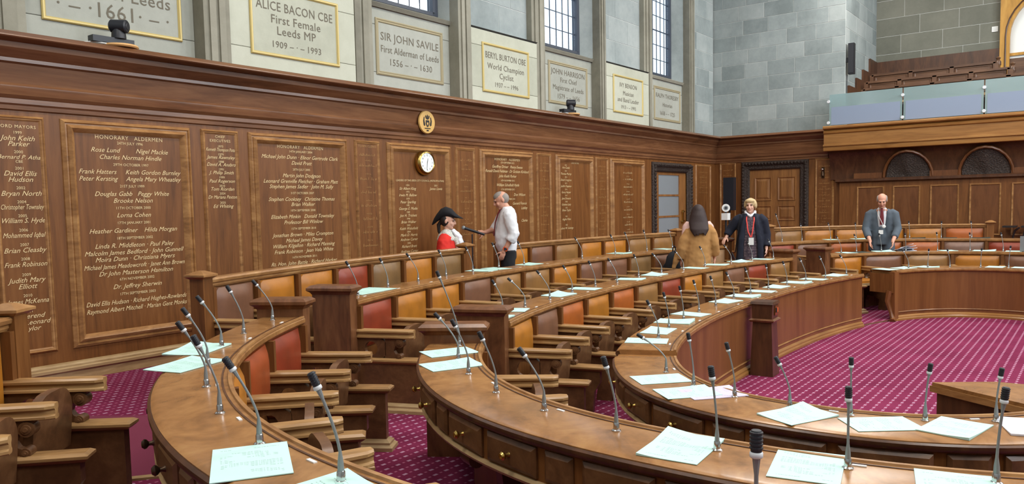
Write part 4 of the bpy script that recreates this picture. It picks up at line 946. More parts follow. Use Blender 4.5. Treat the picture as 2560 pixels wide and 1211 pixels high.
# ---------------------------------------------------------------- microphones: base x, y and offset of the head
MICS = {
    'rear near': [(1.34, 1.63, -0.05, 0.05, 0.31), (1.42, 2.12, -0.08, 0.05, 0.29), (1.56, 2.57, -0.07, 0.04, 0.3), (1.77, 3.01, -0.09, 0.05, 0.29), (2.03, 3.43, -0.09, 0.05, 0.29), (2.36, 3.84, -0.1, 0.06, 0.29), (2.69, 4.13, -0.07, 0.05, 0.3), (3.13, 4.46, -0.1, 0.07, 0.28)],
    'rear far': [(4.43, 5.08, -0.07, 0.06, 0.3), (5.04, 5.35, -0.05, 0.05, 0.28), (5.57, 5.47, -0.08, 0.08, 0.29), (6.13, 5.6, -0.05, 0.06, 0.29), (6.68, 5.69, -0.05, 0.06, 0.29), (7.21, 5.73, -0.05, 0.06, 0.31), (7.77, 5.77, -0.05, 0.06, 0.3), (9.09, 5.74, -0.05, 0.09, 0.29), (10.01, 5.74, -0.04, 0.06, 0.29), (10.38, 5.71, -0.03, 0.06, 0.31), (10.84, 5.65, -0.02, 0.05, 0.33), (11.51, 5.54, -0.03, 0.06, 0.31), (12.04, 5.42, -0.03, 0.07, 0.31)],
    'rear end': [(14.05, 4.6, -0.04, 0.11, 0.51), (14.42, 4.36, -0.01, 0.03, 0.32), (14.87, 3.98, -0.01, 0.05, 0.32), (15.22, 3.62, -0.01, 0.02, 0.31), (15.74, 2.82, -0.0, 0.02, 0.32), (15.92, 2.33, 0.0, -0.0, 0.31), (16.02, 1.86, -0.0, 0.02, 0.31)],
    'middle near': [(3.69, 3.27, -0.09, 0.1, 0.49), (3.35, 2.98, -0.09, 0.1, 0.28), (3.08, 2.67, -0.06, 0.06, 0.3), (2.84, 2.29, -0.05, 0.06, 0.3), (2.7, 1.91, -0.06, 0.09, 0.28), (2.61, 1.5, -0.03, 0.04, 0.3), (2.6, 1.08, -0.01, 0.02, 0.31), (2.66, 0.65, -0.0, 0.0, 0.28), (2.77, 0.24, 0.0, -0.02, 0.31)],
    'middle far': [(5.12, 4.04, -0.05, 0.07, 0.27), (5.43, 4.03, -0.09, 0.12, 0.26), (5.96, 4.13, -0.07, 0.1, 0.28), (6.58, 4.28, -0.05, 0.08, 0.28), (7.18, 4.37, -0.04, 0.06, 0.28), (7.62, 4.35, -0.05, 0.09, 0.28), (8.32, 4.45, -0.03, 0.05, 0.28), (8.87, 4.42, -0.05, 0.11, 0.26), (9.47, 4.4, -0.05, 0.11, 0.26), (10.15, 4.39, -0.03, 0.07, 0.28), (10.9, 4.31, -0.04, 0.1, 0.26), (11.48, 4.21, -0.03, 0.07, 0.29), (11.93, 4.04, -0.03, 0.08, 0.3)],
    'middle end': [(13.49, 3.44, -0.02, 0.08, 0.29), (13.74, 3.26, -0.01, 0.04, 0.31), (14.09, 2.95, -0.01, 0.04, 0.31), (14.17, 2.59, -0.0, 0.02, 0.31), (14.42, 2.16, -0.0, 0.02, 0.32), (14.55, 1.71, -0.0, 0.01, 0.31), (14.67, 1.26, -0.0, 0.04, 0.31)],
    'front far': [(5.42, 2.73, -0.04, 0.08, 0.3), (5.87, 2.86, -0.02, 0.04, 0.31), (6.37, 2.96, -0.02, 0.03, 0.31), (6.93, 3.06, -0.02, 0.05, 0.31), (7.38, 3.08, -0.02, 0.05, 0.31), (8.07, 3.16, -0.03, 0.08, 0.29), (8.57, 3.16, -0.02, 0.06, 0.3), (9.13, 3.15, -0.01, 0.03, 0.3), (9.66, 3.1, -0.02, 0.05, 0.3), (10.26, 3.05, -0.02, 0.08, 0.3), (10.72, 2.93, -0.02, 0.08, 0.3), (11.38, 2.83, -0.02, 0.09, 0.28)],
    'front near': [(4.33, 2.13, -0.08, 0.16, 0.24), (4.09, 1.84, -0.01, 0.03, 0.31), (3.97, 1.55, -0.02, 0.04, 0.3), (3.92, 1.24, -0.02, 0.07, 0.26), (3.93, 0.95, -0.0, 0.0, 0.29), (4.02, 0.64, 0.0, -0.02, 0.28), (4.18, 0.37, 0.0, -0.02, 0.26)],
    'front end': [(12.75, 2.29, -0.02, 0.09, 0.29), (12.92, 2.06, 0.0, -0.01, 0.29), (13.14, 1.8, -0.01, 0.04, 0.28), (13.29, 1.42, 0.0, -0.01, 0.29), (13.3, 1.07, 0.0, -0.02, 0.33)],
}
SHEETS = {
    'rear near': [(1.301, 1.989, 0.21, 0.33, -33), (1.972, 3.523, 0.33, 0.21, 17), (2.233, 3.864, 0.35, 0.19, 30)],
    'middle near': [(3.483, 3.171, 0.33, 0.24, -26), (3.201, 2.898, 0.33, 0.23, -25), (2.554, 1.197, 0.36, 0.22, 5), (2.607, 0.765, 0.33, 0.21, 11), (2.64, 0.33, 0.22, 0.29, -78)],
    'front near': [(4.139, 2.073, 0.33, 0.23, -43), (3.917, 1.802, 0.31, 0.26, -41), (3.785, 1.16, 0.36, 0.25, -26), (3.846, 0.795, 0.31, 0.27, -52), (3.959, 0.51, 0.22, 0.37, -101), (4.151, 0.236, 0.2, 0.41, -72)],
}
RING_SHEETS = {
    'rear far': [(5.7, 0.21), (5.44, 0.16), (7.69, 0.27), (8.0, 0.24), (8.67, 0.16), (10.9, 0.27), (12.09, 0.27), (12.77, 0.27)],
    'rear end': [(15.94, 0.27), (16.49, 0.27), (17.44, 0.27), (17.92, 0.27), (18.36, 0.27)],
    'middle far': [(4.02, 0.16), (3.6, 0.16), (5.14, 0.16), (5.73, 0.17), (6.83, 0.19), (7.45, 0.18), (8.57, 0.16), (9.18, 0.16), (9.84, 0.18), (10.44, 0.16)],
    'middle end': [(12.41, 0.27), (12.66, 0.16), (13.05, 0.16), (13.38, 0.16), (14.0, 0.16), (14.48, 0.16), (14.87, 0.16)],
    'front far': [(2.07, 0.22), (2.53, 0.25), (3.04, 0.27), (3.54, 0.24), (4.57, 0.25), (5.08, 0.25), (5.62, 0.25), (6.15, 0.23), (6.74, 0.2), (7.27, 0.16), (7.92, 0.16)],
    'front end': [(9.18, 0.16), (9.53, 0.16), (9.88, 0.16), (10.71, 0.16), (11.04, 0.16)],
}
MICS['rear near'] = [(1.36, 0.49, 0.0, 0.0, 0.33)]+MICS['rear near']
HEAD = MB().lathe([(0, 0), (.0095, 0), (.0105, .006), (.0105, .040), (.009, .043), (0, .043)], (0, 0, 0), 12).mesh('head', True, 50)
RINGM = MB().lathe([(0, -.008), (.0105, -.008), (.0122, -.006), (.0122, .001), (.0105, .003), (0, .003)], (0, 0, 0), 12).mesh('ring', True, 50)
rb = MB()
for i in range(5): rb.lathe([(.0095, .008+i*.007), (.0122, .009+i*.007), (.0122, .012+i*.007), (.0095, .013+i*.007)], (0, 0, 0), 10)
RIBS = rb.mesh('grille_ribs')
BASE = MB().lathe([(0, 0), (.019, 0), (.019, .004), (.013, .008), (.012, .03), (.010, .034), (.0, .034)], (0, 0, 0), 12).mesh('base', True, 40)
WHERE = {'rear near': 'on the nearest rear desk, counting from its lower end', 'rear far': 'on the long rear desk from its pier', 'rear end': 'on the rear desk below the gallery', 'middle near': 'on the near middle desk from its pier',
         'middle far': 'on the long middle desk from its pier', 'middle end': 'on the middle desk below the gallery from its pier', 'front far': 'on the long innermost desk from the flap', 'front near': 'on the near innermost desk from the flap', 'front end': 'on the innermost desk below the gallery'}
def mic(x, y, z, hx, hy, hz, label, group):
    m = thing('gooseneck_microphone', label, 'microphone', (x, y, z), 0, group)
    obj('base', BASE, 'chrome', m, True)
    h = Vector((hx, hy, hz)); L = h.length; lean = Vector((hx, hy, 0))
    p0 = Vector((0, 0, .03)); p1 = Vector((0, 0, .085)); pm = p1+lean*0.12+Vector((0, 0, hz*.22)); p4 = h-Vector((0, 0, .0))
    tip = (p4-pm).normalized(); hb = p4-tip*.045
    pts = [p0, Vector((0, 0, .055)), p1]
    for i in range(1, 6):
        t = i/6; pts.append((1-t)**2*p1+2*t*(1-t)*pm+t*t*hb)
    pts += [hb-tip*.012, hb]
    MB().tube(pts, [.0095, .0085, .0045]+[.0042]*5+[.0075, .0095], 8).build('neck', 'neck_grey', m, smooth=True, local=True)
    R = tip.to_track_quat('Z', 'Y').to_matrix().to_4x4(); B = Matrix.Translation(hb) @ R
    hd = obj('head', HEAD, 'mic_black', m, True, B); obj('grille_ribs', RIBS, 'mic_black', hd, True); obj('ring', RINGM, 'mic_ring', m, True, B)
for key, lst in MICS.items():
    z = DTOP[key.split()[0]]
    for i, (x, y, hx, hy, hz) in enumerate(lst):
        mic(x, y, z, hx, hy, hz, '%s grey gooseneck microphone %s' % (ORD[i], WHERE[key]), 'gooseneck microphones on the %s desk' % key)

# ---------------------------------------------------------------- papers
def sheet_mesh(w, h, t, curl):
    m = MB(); n = 6; vs = []; fs = []
    for j in range(n+1):
        for i in range(n+1):
            u, v = i/n-.5, j/n-.5; vs.append((u*w, v*h, t+curl*(max(0, u)+max(0, -v))**2*.6))
    for j in range(n):
        for i in range(n): a = j*(n+1)+i; fs.append((a, a+1, a+n+2, a+n+1))
    k = len(vs); ed = [i for i in range(n+1)]+[(j+1)*(n+1)-1 for j in range(1, n+1)]+[n*(n+1)+i for i in range(n-1, -1, -1)]+[j*(n+1) for j in range(n-1, 0, -1)]
    vs += [(vs[e][0], vs[e][1], 0.0005) for e in ed]
    for q in range(len(ed)): fs.append((ed[q], k+q, k+(q+1) % len(ed), ed[(q+1) % len(ed)]))
    fs.append(tuple(range(k, k+len(ed)))); m.add(vs, fs); return m.mesh('agenda_paper')
SHM = [sheet_mesh(.21, .297, .003, c) for c in (0.0, 0.015, 0.035)]
def sheet(x, y, z, ang, i, label, group, mat='mint_paper', sc=1.06):
    M = Matrix.Translation((x, y, z)) @ Matrix.Rotation(ang, 4, 'Z') @ Matrix.Scale(sc, 4)
    o = obj('agenda_paper', SHM[i % 3], mat, None, basis=M); return tag(o, label, 'paper', group)
LAST = {'rear near': 'nearest rear desk', 'middle near': 'near middle desk', 'front near': 'near innermost desk'}
for key, lst in SHEETS.items():
    z = DTOP[key.split()[0]]
    for i, (x, y, l1, l2, a) in enumerate(lst):
        ang = math.radians(a)+(math.pi/2 if l1 > l2 else 0)
        if (key, i) == ('front near', 5): mat = 'white_paper'
        else: mat = 'mint_paper'
        order = {'rear near': (0, 2, 1), 'middle near': (0, 1, 2, 3, 4), 'front near': (0, 1, 2, 3, 4, 5)}[key]
        sheet(x, y, z+.001, ang, i, '%s agenda sheet, %s along the %s' % ('white' if mat == 'white_paper' else 'pale mint green', ORD[order[i]], LAST[key]), 'agenda papers on the %s' % LAST[key], mat)
sheet(3.98, 1.68, DTOP['front']+.0005, math.radians(-41)+math.pi/2, 1, 'lilac sheet sticking out under a mint agenda on the innermost desk', 'agenda papers on the near innermost desk', 'lilac_paper')
sheet(1.225, 1.60, DTOP['rear']+.001, math.radians(78), 1, 'pale mint agenda sheet cut by the bottom edge on the nearest desk', 'agenda papers on the nearest rear desk')
DARK = {('rear end', 2), ('rear end', 3), ('rear end', 4), ('middle end', 1), ('middle end', 3)}
for key, lst in RING_SHEETS.items():
    k = key.split()[0]; z = DTOP[k]
    for i, (s, off) in enumerate(lst):
        P, N, T = at(k, s); off = max(.19, min(off, .22)); jit = random.uniform(-.22, .22)
        ang = math.atan2(N[1], N[0])-math.pi/2+jit+(math.pi/2 if (i*7+len(lst)) % 3 == 0 else 0)
        dk = (key, i) in DARK
        sheet(P[0]+N[0]*off, P[1]+N[1]*off, z+.001, ang, i, '%s %s, %s %s' % (ORD[i], 'dark folder' if dk else 'pale mint agenda sheet', 'lying', WHERE[key]), 'agenda papers on the %s desk' % key, 'dark_folder' if dk else 'mint_paper')

# ---------------------------------------------------------------- things on and by the walls
ck = thing('wall_clock', 'round brass wall clock with white dial below the crest', 'clock', (7.79, YW, 2.14))
RY = Matrix.Rotation(math.pi/2, 4, 'X')
MB().lathe([(.0, -.01), (.165, -.01), (.175, .02), (.165, .05), (.150, .075), (.138, .08), (.128, .065), (0, .06)], (7.79, YW-.02, 2.14), 32, RY).build('case', 'brass', ck, smooth=True)
fc = MB().lathe([(0, .0), (.13, .0), (.13, .006), (0, .006)], (7.79, YW-.082, 2.14), 32, RY).build('dial', 'clock_face', ck)
m = MB(); yf = YW-.0895
for i in range(12):
    a = math.pi/6*i; text_on(m, str(i or 12), .035, lambda a_, dx, z: (a_+dx, yf, z), 7.79+.1*math.sin(a), 2.14+.1*math.cos(a))
m.build('numerals', 'ink', fc)
for nm, ang, ln, w in (('hour_hand', 15, .06, .005), ('minute_hand', 186, .1, .004)):
    a = math.radians(ang); d = Vector((math.sin(a), 0, math.cos(a))); c = Vector((7.79, yf-.002, 2.14)); p = Vector((d.z, 0, -d.x))
    MB().add([c-p*w, c+p*w, c+d*ln+p*w*.5, c+d*ln-p*w*.5], [(0, 1, 2, 3)]).build(nm, 'ink', fc)
cr = thing('crest_roundel', 'pale oval wooden roundel with a dark coat of arms', 'crest', (7.79, YW-.1, 2.69))
el = MB().lathe([(0, 0), (.15, 0), (.158, .012), (.150, .03), (0, .034)], (0, 0, 0), 32, RY); el.v = [(7.79+x, YW-.08+y, 2.69+z*1.0) for x, y, z in el.v]
el.build('disc', 'crest_wood', cr, smooth=True)
m = MB(); yc = YW-.1155
def flatp(pts, dx=0.0, dz=0.0): m.add([(7.79+x+dx, yc, 2.685+z+dz) for x, z in pts], [tuple(range(len(pts)))])
flatp([(-.035, .03), (.035, .03), (.035, -.02), (.02, -.05), (0, -.065), (-.02, -.05), (-.035, -.02)])
for s in (-1, 1):
    flatp([(s*.05, -.05), (s*.075, -.04), (s*.085, .02), (s*.07, .07), (s*.055, .075), (s*.06, .02), (s*.045, -.02)])
    flatp([(s*.01, .04), (s*.03, .05), (s*.045, .085), (s*.03, .10), (s*.02, .07)])
flatp([(-.012, .04), (.012, .04), (.016, .085), (0, .11), (-.016, .085)]); flatp([(-.06, -.075), (.06, -.075), (.055, -.086), (-.055, -.086)]); flatp([(-.02, -.1), (.02, -.1), (.02, -.118), (-.02, -.118)])
m.build('arms_drawing', 'ink', cr)
m = MB(); yc = YW-.117; flatp([(-.012, .0), (.012, .0), (.014, -.02), (0, -.042), (-.014, -.02)]); m.build('shield_charge', 'crest_wood', cr)

def ptz_camera(x, label):
    y0, z0 = YW-.12, 3.07; c = thing('camera', label, 'camera', (x, y0, z0), 0, 'cameras on the cornice')
    MB().lathe([(0, 0), (.15, 0), (.16, .012), (.15, .028), (0, .03)], (x+.04, y0, z0), 20).build('wooden_base', 'pale_disc_wood', c, smooth=True)
    MB().box(x-.22, x+.16, y0-.03, y0+.07, z0+.035, z0+.09).build('sound_bar', 'black_plastic', c)
    MB().lathe([(0, 0), (.065, 0), (.062, .05), (.05, .09), (0, .09)], (x+.03, y0, z0+.088), 14).build('turret', 'black_plastic', c, smooth=True)
    h = MB(); d = Vector((.62, -.78, -.05)).normalized(); p = Vector((x+.03, y0, z0+.205)); h.tube([p-d*.075, p-d*.06, p+d*.075, p+d*.085], [.045, .062, .062, .05], 16); hd = h.build('camera_head', 'black_plastic', c, smooth=True)
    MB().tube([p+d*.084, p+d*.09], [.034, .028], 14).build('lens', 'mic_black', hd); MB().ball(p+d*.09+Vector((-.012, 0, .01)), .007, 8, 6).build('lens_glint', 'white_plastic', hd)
    MB().tube([(x-.02, y0-.02, z0+.03), (x-.12, y0-.04, z0+.02), (x-.2, y0+.02, z0+.035), (x-.28, y0+.06, z0+.02)], .007, 6).build('cable', 'white_plastic', c, smooth=True)
ptz_camera(3.60, 'black conference camera on a wooden disc on the cornice, larger in view')
ptz_camera(11.35, 'small distant black conference camera on the cornice below JOHN HARRISON')

sp = thing('wall_speaker', 'tall dark column loudspeaker on the gallery side wall', 'speaker', (18.1, 4.5, 4.25))
MB().box(18.02, 18.16, 4.38, 4.50, 4.24, 4.90).build('cabinet', 'black_plastic', sp); MB().box(18.01, 18.02, 4.39, 4.49, 4.26, 4.88).build('grille', 'mic_black', sp); MB().box(18.06, 18.10, 4.5, 4.56, 4.5, 4.6).build('wall_bracket', 'black_plastic', sp)
MB().tube([(18.09, 4.53, 4.24), (18.09, 4.54, 3.6)], .008, 6).build('cable', 'mic_black', sp)
sw = thing('light_switch', 'small white switch plate on the gallery rear wall', 'switch', (XR, 2.06, 5.3)); MB().box(XR-.015, XR, 2.0, 2.12, 5.24, 5.36).build('plate', 'white_plastic', sw); MB().box(XR-.022, XR-.014, 2.045, 2.075, 5.28, 5.32).build('rocker', 'white_plastic', sw)
bl = thing('wall_bell', 'small dark bronze bell on the narrow panel by the gallery', 'bell', (XB, 4.97, 2.1))
MB().lathe([(0, 0), (.035, 0), (.03, .05), (.02, .1), (0, .11)], (XB-.05, 4.97, 2.05), 12).build('lantern', 'dark_bronze', bl, smooth=True); MB().ball((XB-.06, 4.97, 2.19), .028, 10, 8).build('cap', 'chrome', bl, smooth=True); MB().box(XB-.02, XB, 4.94, 5.0, 2.0, 2.24).build('back_plate', 'dark_bronze', bl)

# floor-standing loudspeaker and webcam in the corner
ls = thing('stand_speaker', 'black column loudspeaker on a stand in the corner by the double door', 'speaker', (16.9, 6.72, 0))
MB().box(16.82, 16.98, 6.60, 6.84, 1.32, 2.06).build('cabinet', 'black_plastic', ls); MB().tube([(16.9, 6.72, 0.02), (16.9, 6.72, 1.34)], .025, 8).build('pole', 'black_plastic', ls)
for i in range(3):
    a = 2*math.pi*i/3; MB().tube([(16.9, 6.72, .45), (16.9+.38*math.cos(a), 6.72+.38*math.sin(a), .02)], .014, 6).build('leg', 'black_plastic', ls)
wc = thing('webcam_stand', 'white round-headed webcam on a black stand beside the corner loudspeaker', 'webcam', (14.2, 5.72, 0))
dv = Vector((-.9, -.42, 0)).normalized(); cpt = Vector((14.2, 5.72, 1.40))
MB().tube([cpt-dv*.03, cpt+dv*.03], .075, 18).build('round_head', 'white_plastic', wc); MB().tube([cpt+dv*.03, cpt+dv*.036], .042, 16).build('lens_ring', 'neck_grey', wc); MB().tube([cpt+dv*.036, cpt+dv*.04], .022, 12).build('lens', 'mic_black', wc)
MB().box(14.13, 14.27, 5.66, 5.78, 1.17, 1.30).build('control_box', 'white_plastic', wc); MB().tube([(14.2, 5.72, .02), (14.2, 5.72, 1.34)], .02, 8).build('pole', 'black_plastic', wc); MB().lathe([(0, 0), (.2, 0), (.2, .015), (.03, .03), (0, .03)], (14.2, 5.72, 0), 18).build('base', 'black_plastic', wc)

# pedestal in the well
pd = thing('pedestal', 'dark square wooden pedestal with a lit brass plate in the well', 'pedestal', (7.84, 2.74, ZW), math.radians(3))
def tap(mb, z0, z1, w0, w1): mb.add([(sx*w, sy*w, z) for z, w in ((z0, w0), (z1, w1)) for sx, sy in ((-1, -1), (1, -1), (1, 1), (-1, 1))], [(3, 2, 1, 0), (4, 5, 6, 7)]+[(i, (i+1) % 4, 4+(i+1) % 4, 4+i) for i in range(4)]); return mb
tap(MB(), 0, .56, .118, .095).build('shaft', 'dark_wood', pd, local=True)
tap(tap(MB(), .555, .575, .115, .13), .575, .59, .13, .108).build('collar', 'pier_wood', pd, local=True)
tap(MB(), .59, .74, .10, .105).build('head_box', 'dark_wood', pd, local=True); tap(MB(), .74, .765, .12, .11).build('cap', 'dark_wood', pd, local=True)
pl_ = MB().box(-.02, .09, -.112, -.104, .62, .72).build('brass_plate', 'brass', pd, local=True)
MB().box(.0, .03, -.117, -.111, .65, .695).build('dark_button', 'ink', pl_, local=True); MB().box(.036, .072, -.117, -.111, .65, .695).build('red_button', 'red_light', pl_, local=True)

# table in the well
zt = .48; tb = thing('well_table', 'brown wooden table in the well cut by the right edge', 'table', (4.8, .0, ZW))
out = [(4.85, .74), (5.05, .45), (5.08, .1), (5.05, -.9), (4.48, -.9), (4.46, -.2), (4.50, .08), (4.58, .29), (4.72, .53)]
MB().prism(out, zt-.03, zt, 'xy').build('table_top', 'desk_wood', tb)
ce = (4.78, -.1); MB().prism([(ce[0]+(x-ce[0])*.94, ce[1]+(y-ce[1])*.97) for x, y in out], ZW, zt-.03, 'xy').build('table_body', 'dark_wood', tb)
MB().prism([(ce[0]+(x-ce[0])*1.04, ce[1]+(y-ce[1])*1.015) for x, y in out], zt-.055, zt-.02, 'xy').build('edge_moulding', 'rail_wood', tb)

# black folding tables behind the far post
for i, (y0, y1, lb) in enumerate(((1.30, 1.52, 'narrow end of a black folding table beside the far post'), (0.2, 1.22, 'black folding table with bent legs at the far right edge'))):
    t_ = thing('folding_table', lb, 'table', (17.5, (y0+y1)/2, 0), 0, 'black tables below the gallery'); zt_ = .92
    MB().box(17.38, 17.78, y0, y1, zt_, zt_+.03).build('table_top', 'table_black', t_)
    for yy in ((y0+.05,) if i == 0 else (y0+.08, y1-.10, y1-.03)): MB().tube([(17.5, yy, .02), (17.5, yy, .75), (17.5, yy-.03, .86), (17.5, yy-.10, .92)], .016, 8).build('leg', 'table_black', t_, smooth=True)
# laptop lid and loose papers below the gallery
lp_ = thing('laptop', 'grey-green open laptop at the far right edge of the middle row', 'laptop', (15.0, 1.2, .63)); P, N, T = at('middle', 15.12)
M = Matrix(((T[0], N[0], 0, P[0]), (T[1], N[1], 0, P[1]), (0, 0, 1, .63), (0, 0, 0, 1)))
MB().box(-.17, .17, .12, .36, .0, .015, M).build('laptop_base', 'neck_grey', lp_); MB().box(-.17, .17, .10, .115, .01, .25, M).build('laptop_lid', 'frosted_glass', lp_)
for i, (s, of, h, a, lb) in enumerate(((13.42, .24, .03, .5, 'crumpled white papers heaped beside the man in grey'), )):
    P, N, T = at('middle', s); st = thing('paper_heap', lb, 'papers', (P[0]+N[0]*of, P[1]+N[1]*of, .63))
    for j in range(4):
        B = Matrix.Rotation(a+j*.35, 4, 'Z') @ Matrix.Rotation(.12+.1*j, 4, 'Y') if j else Matrix.Rotation(a, 4, 'Z')
        obj('loose_sheet', SHM[2], 'white_paper', st, True, Matrix.Translation((0, 0, .004+j*.022)) @ B)

# backpack on the seat beside the woman in camel
P, N, T = at('rear', 11.66); bp = thing('backpack', 'black rucksack resting on a seat beside the woman in camel', 'bag', (P[0]-N[0]*.26, P[1]-N[1]*.26, ZB+.52), math.atan2(N[1], N[0])+math.pi/2)
m = MB(); m.loft([(0, 0, 0, .15, .09), (0, 0, .04, .175, .11), (0, 0, .20, .18, .115), (0, 0, .32, .15, .09), (0, .01, .38, .09, .06), (0, .01, .40, .03, .02)]); m.build('bag_body', 'black_fabric', bp, smooth=True, local=True)
m = MB(); m.loft([(0, -.10, .03, .11, .03), (0, -.115, .06, .125, .04), (0, -.115, .17, .12, .04), (0, -.10, .21, .09, .03)]); m.build('front_pocket', 'black_fabric', bp, smooth=True, local=True)
MB().tube([(-.04, 0, .385), (-.035, 0, .45), (0, 0, .475), (.035, 0, .45), (.04, 0, .385)], .009, 6).build('grab_handle', 'black_fabric', bp, smooth=True, local=True)
for s in (-1, 1): MB().tube([(s*.07, .08, .36), (s*.10, .14, .25), (s*.13, .12, .08)], .012, 6).build('shoulder_strap', 'black_fabric', bp, smooth=True, local=True)

# microphone on a floor stand between child and man
ms = thing('microphone_stand', 'handheld microphone on a tall black floor stand between child and man', 'microphone', (7.94, 6.76, 0))
MB().lathe([(0, 0), (.13, 0), (.13, .015), (.02, .03), (0, .03)], (7.94, 6.76, 0), 18).build('base', 'black_plastic', ms); MB().tube([(7.94, 6.76, .02), (7.94, 6.76, .70)], .014, 8).build('lower_tube', 'black_plastic', ms)
MB().tube([(7.94, 6.76, .62), (7.94, 6.76, .72)], .02, 8).build('clutch', 'black_plastic', ms); MB().tube([(7.94, 6.76, .7), (7.94, 6.76, 1.15)], .009, 8).build('upper_tube', 'black_plastic', ms)
q0, q1 = Vector((8.05, 6.63, 1.14)), Vector((7.88, 6.84, 1.235)); dq = (q1-q0).normalized()
hb = MB().tube([q0, q0+dq*.02, q1-dq*.03, q1], [.013, .016, .02, .022], 10).build('handle', 'black_plastic', ms, smooth=True); MB().ball(q1+dq*.015, .028, 12, 8).build('grille_head', 'neck_grey', ms, smooth=True)

# ---------------------------------------------------------------- people
flat('skin', srgb(206, 150, 126), 0.5); flat('skin_pale', srgb(220, 172, 150), 0.5)
flat('eye_dark', srgb(40, 30, 28), 0.4); flat('lip', srgb(160, 84, 80), 0.5)
flat('grey_hair', srgb(142, 134, 128), 0.8); flat('dark_hair', srgb(42, 24, 22), 0.65); flat('blonde_hair', srgb(190, 166, 124), 0.7); flat('black_hair', srgb(30, 24, 24), 0.6)
flat('white_cotton', srgb(226, 228, 234), 0.85); flat('black_cloth', srgb(20, 21, 26), 0.9); flat('navy_coat', srgb(22, 26, 42), 0.9); flat('camel_coat', srgb(166, 122, 72), 0.95)
flat('grey_suit', srgb(82, 92, 102), 0.9); flat('scarlet_robe', srgb(206, 40, 30), 0.85); flat('red_tie', srgb(110, 30, 38), 0.7); flat('red_lanyard', srgb(226, 70, 62), 0.6); flat('orange_rubber', srgb(238, 96, 40), 0.5)
flat('pink_top', srgb(214, 176, 168), 0.9); flat('shoe_black', srgb(18, 17, 18), 0.4)
t = NT('white_fur'); v = t.coords('Object'); n = t.noise(v, 60, 3, 0.7); t.base(t.ramp(n, [(0.3, srgb(170, 172, 166)), (0.6, srgb(226, 226, 218))])); t.set(Roughness=1.0); t.bump(n, 0.9, 0.02)
t = NT('tweed_dress'); v = t.coords('Object', (1, 1, 1)); n = t.noise(v, 26, 3, 0.6)
sx = t.n('ShaderNodeSeparateXYZ'); t.l(v, sx.inputs[0]); st1 = t.math('LESS_THAN', t.math('FRACT', t.math('MULTIPLY', sx.outputs[2], 22.0)), 0.3); st2 = t.math('LESS_THAN', t.math('FRACT', t.math('MULTIPLY', sx.outputs[0], 18.0)), 0.25)
bs = t.ramp(n, [(0.35, srgb(58, 50, 60)), (0.65, srgb(116, 98, 104))]); t.base(t.mix(t.math('MULTIPLY', t.math('MAXIMUM', st1, st2), 0.5), bs, srgb(34, 30, 44))); t.set(Roughness=0.95)

def remesh(o, vox, smooth=3):
    m = o.modifiers.new('skin', 'REMESH'); m.mode = 'VOXEL'; m.voxel_size = vox; m.use_smooth_shade = True
    if smooth: s = o.modifiers.new('soften', 'SMOOTH'); s.factor = 0.5; s.iterations = smooth
    return o
_wr = bpy.data.textures.new('wrinkle', 'CLOUDS'); _wr.noise_scale = 0.09
def wrinkle(o, k=0.018):
    m = o.modifiers.new('folds', 'DISPLACE'); m.texture = _wr; m.strength = k; m.mid_level = 0.5; m.texture_coords = 'LOCAL'; return o
def V(*a): return Vector(a)
def hand(mb, w, d, n, side, curl=0.35, sc=1.0):
    d = d.normalized(); n = (n-d*n.dot(d)).normalized(); lat = d.cross(n)*side
    M = Matrix((d, lat, n)).transposed().to_4x4()
    mb.ball(w+d*.045*sc, (.05*sc, .040*sc, .016*sc), 12, 8, M)
    mb.tube([w-d*.03, w+d*.02*sc], [.026*sc, .026*sc], 8)
    for o, ln in ((.029, .068), (.010, .078), (-.010, .072), (-.028, .055)):
        p = w+d*.075*sc+lat*o*sc; dr = d+lat*o*1.5; pts = [p]
        for f in (.42, .32, .26):
            dr = (dr*math.cos(curl)+n*math.sin(curl)).normalized(); p = p+dr*ln*f*sc*1.05; pts.append(p)
        mb.tube(pts, [.0095*sc, .009*sc, .0082*sc, .0068*sc], 8)
    p = w+d*.022*sc+lat*.030*sc; dr = (d*.65+lat*.75+n*.15).normalized(); pts = [p]
    for f in (.035, .03, .024): p = p+dr*f*sc; pts.append(p); dr = (dr+d*.35+n*.12).normalized()
    mb.tube(pts, [.0125*sc, .0115*sc, .0105*sc, .008*sc], 8)
def head(mb, c, R, k=1.0):
    def p(x, y, z): return c+R @ V(x*k, y*k, z*k)
    M = R.to_4x4(); s = lambda *r: tuple(q*k for q in r)
    mb.ball(p(0, .012, .028), s(.077, .096, .090), 16, 12, M); mb.ball(p(0, -.022, -.035), s(.062, .070, .082), 16, 12, M)
    mb.ball(p(0, -.064, -.092), s(.030, .024, .022), 10, 8, M); mb.ball(p(0, -.078, .030), s(.052, .018, .014), 10, 8, M)
    for sx_ in (-1, 1): mb.ball(p(sx_*.078, .015, -.005), s(.011, .022, .034), 8, 8, M); mb.ball(p(sx_*.036, -.066, -.028), s(.026, .022, .026), 8, 8, M)
    mb.tube([p(0, -.088, .024), p(0, -.108, -.006), p(0, -.112, -.022), p(0, -.092, -.03)], [.009*k, .012*k, .016*k, .010*k], 8)
    mb.ball(p(0, -.085, -.056), s(.026, .012, .012), 8, 6, M)
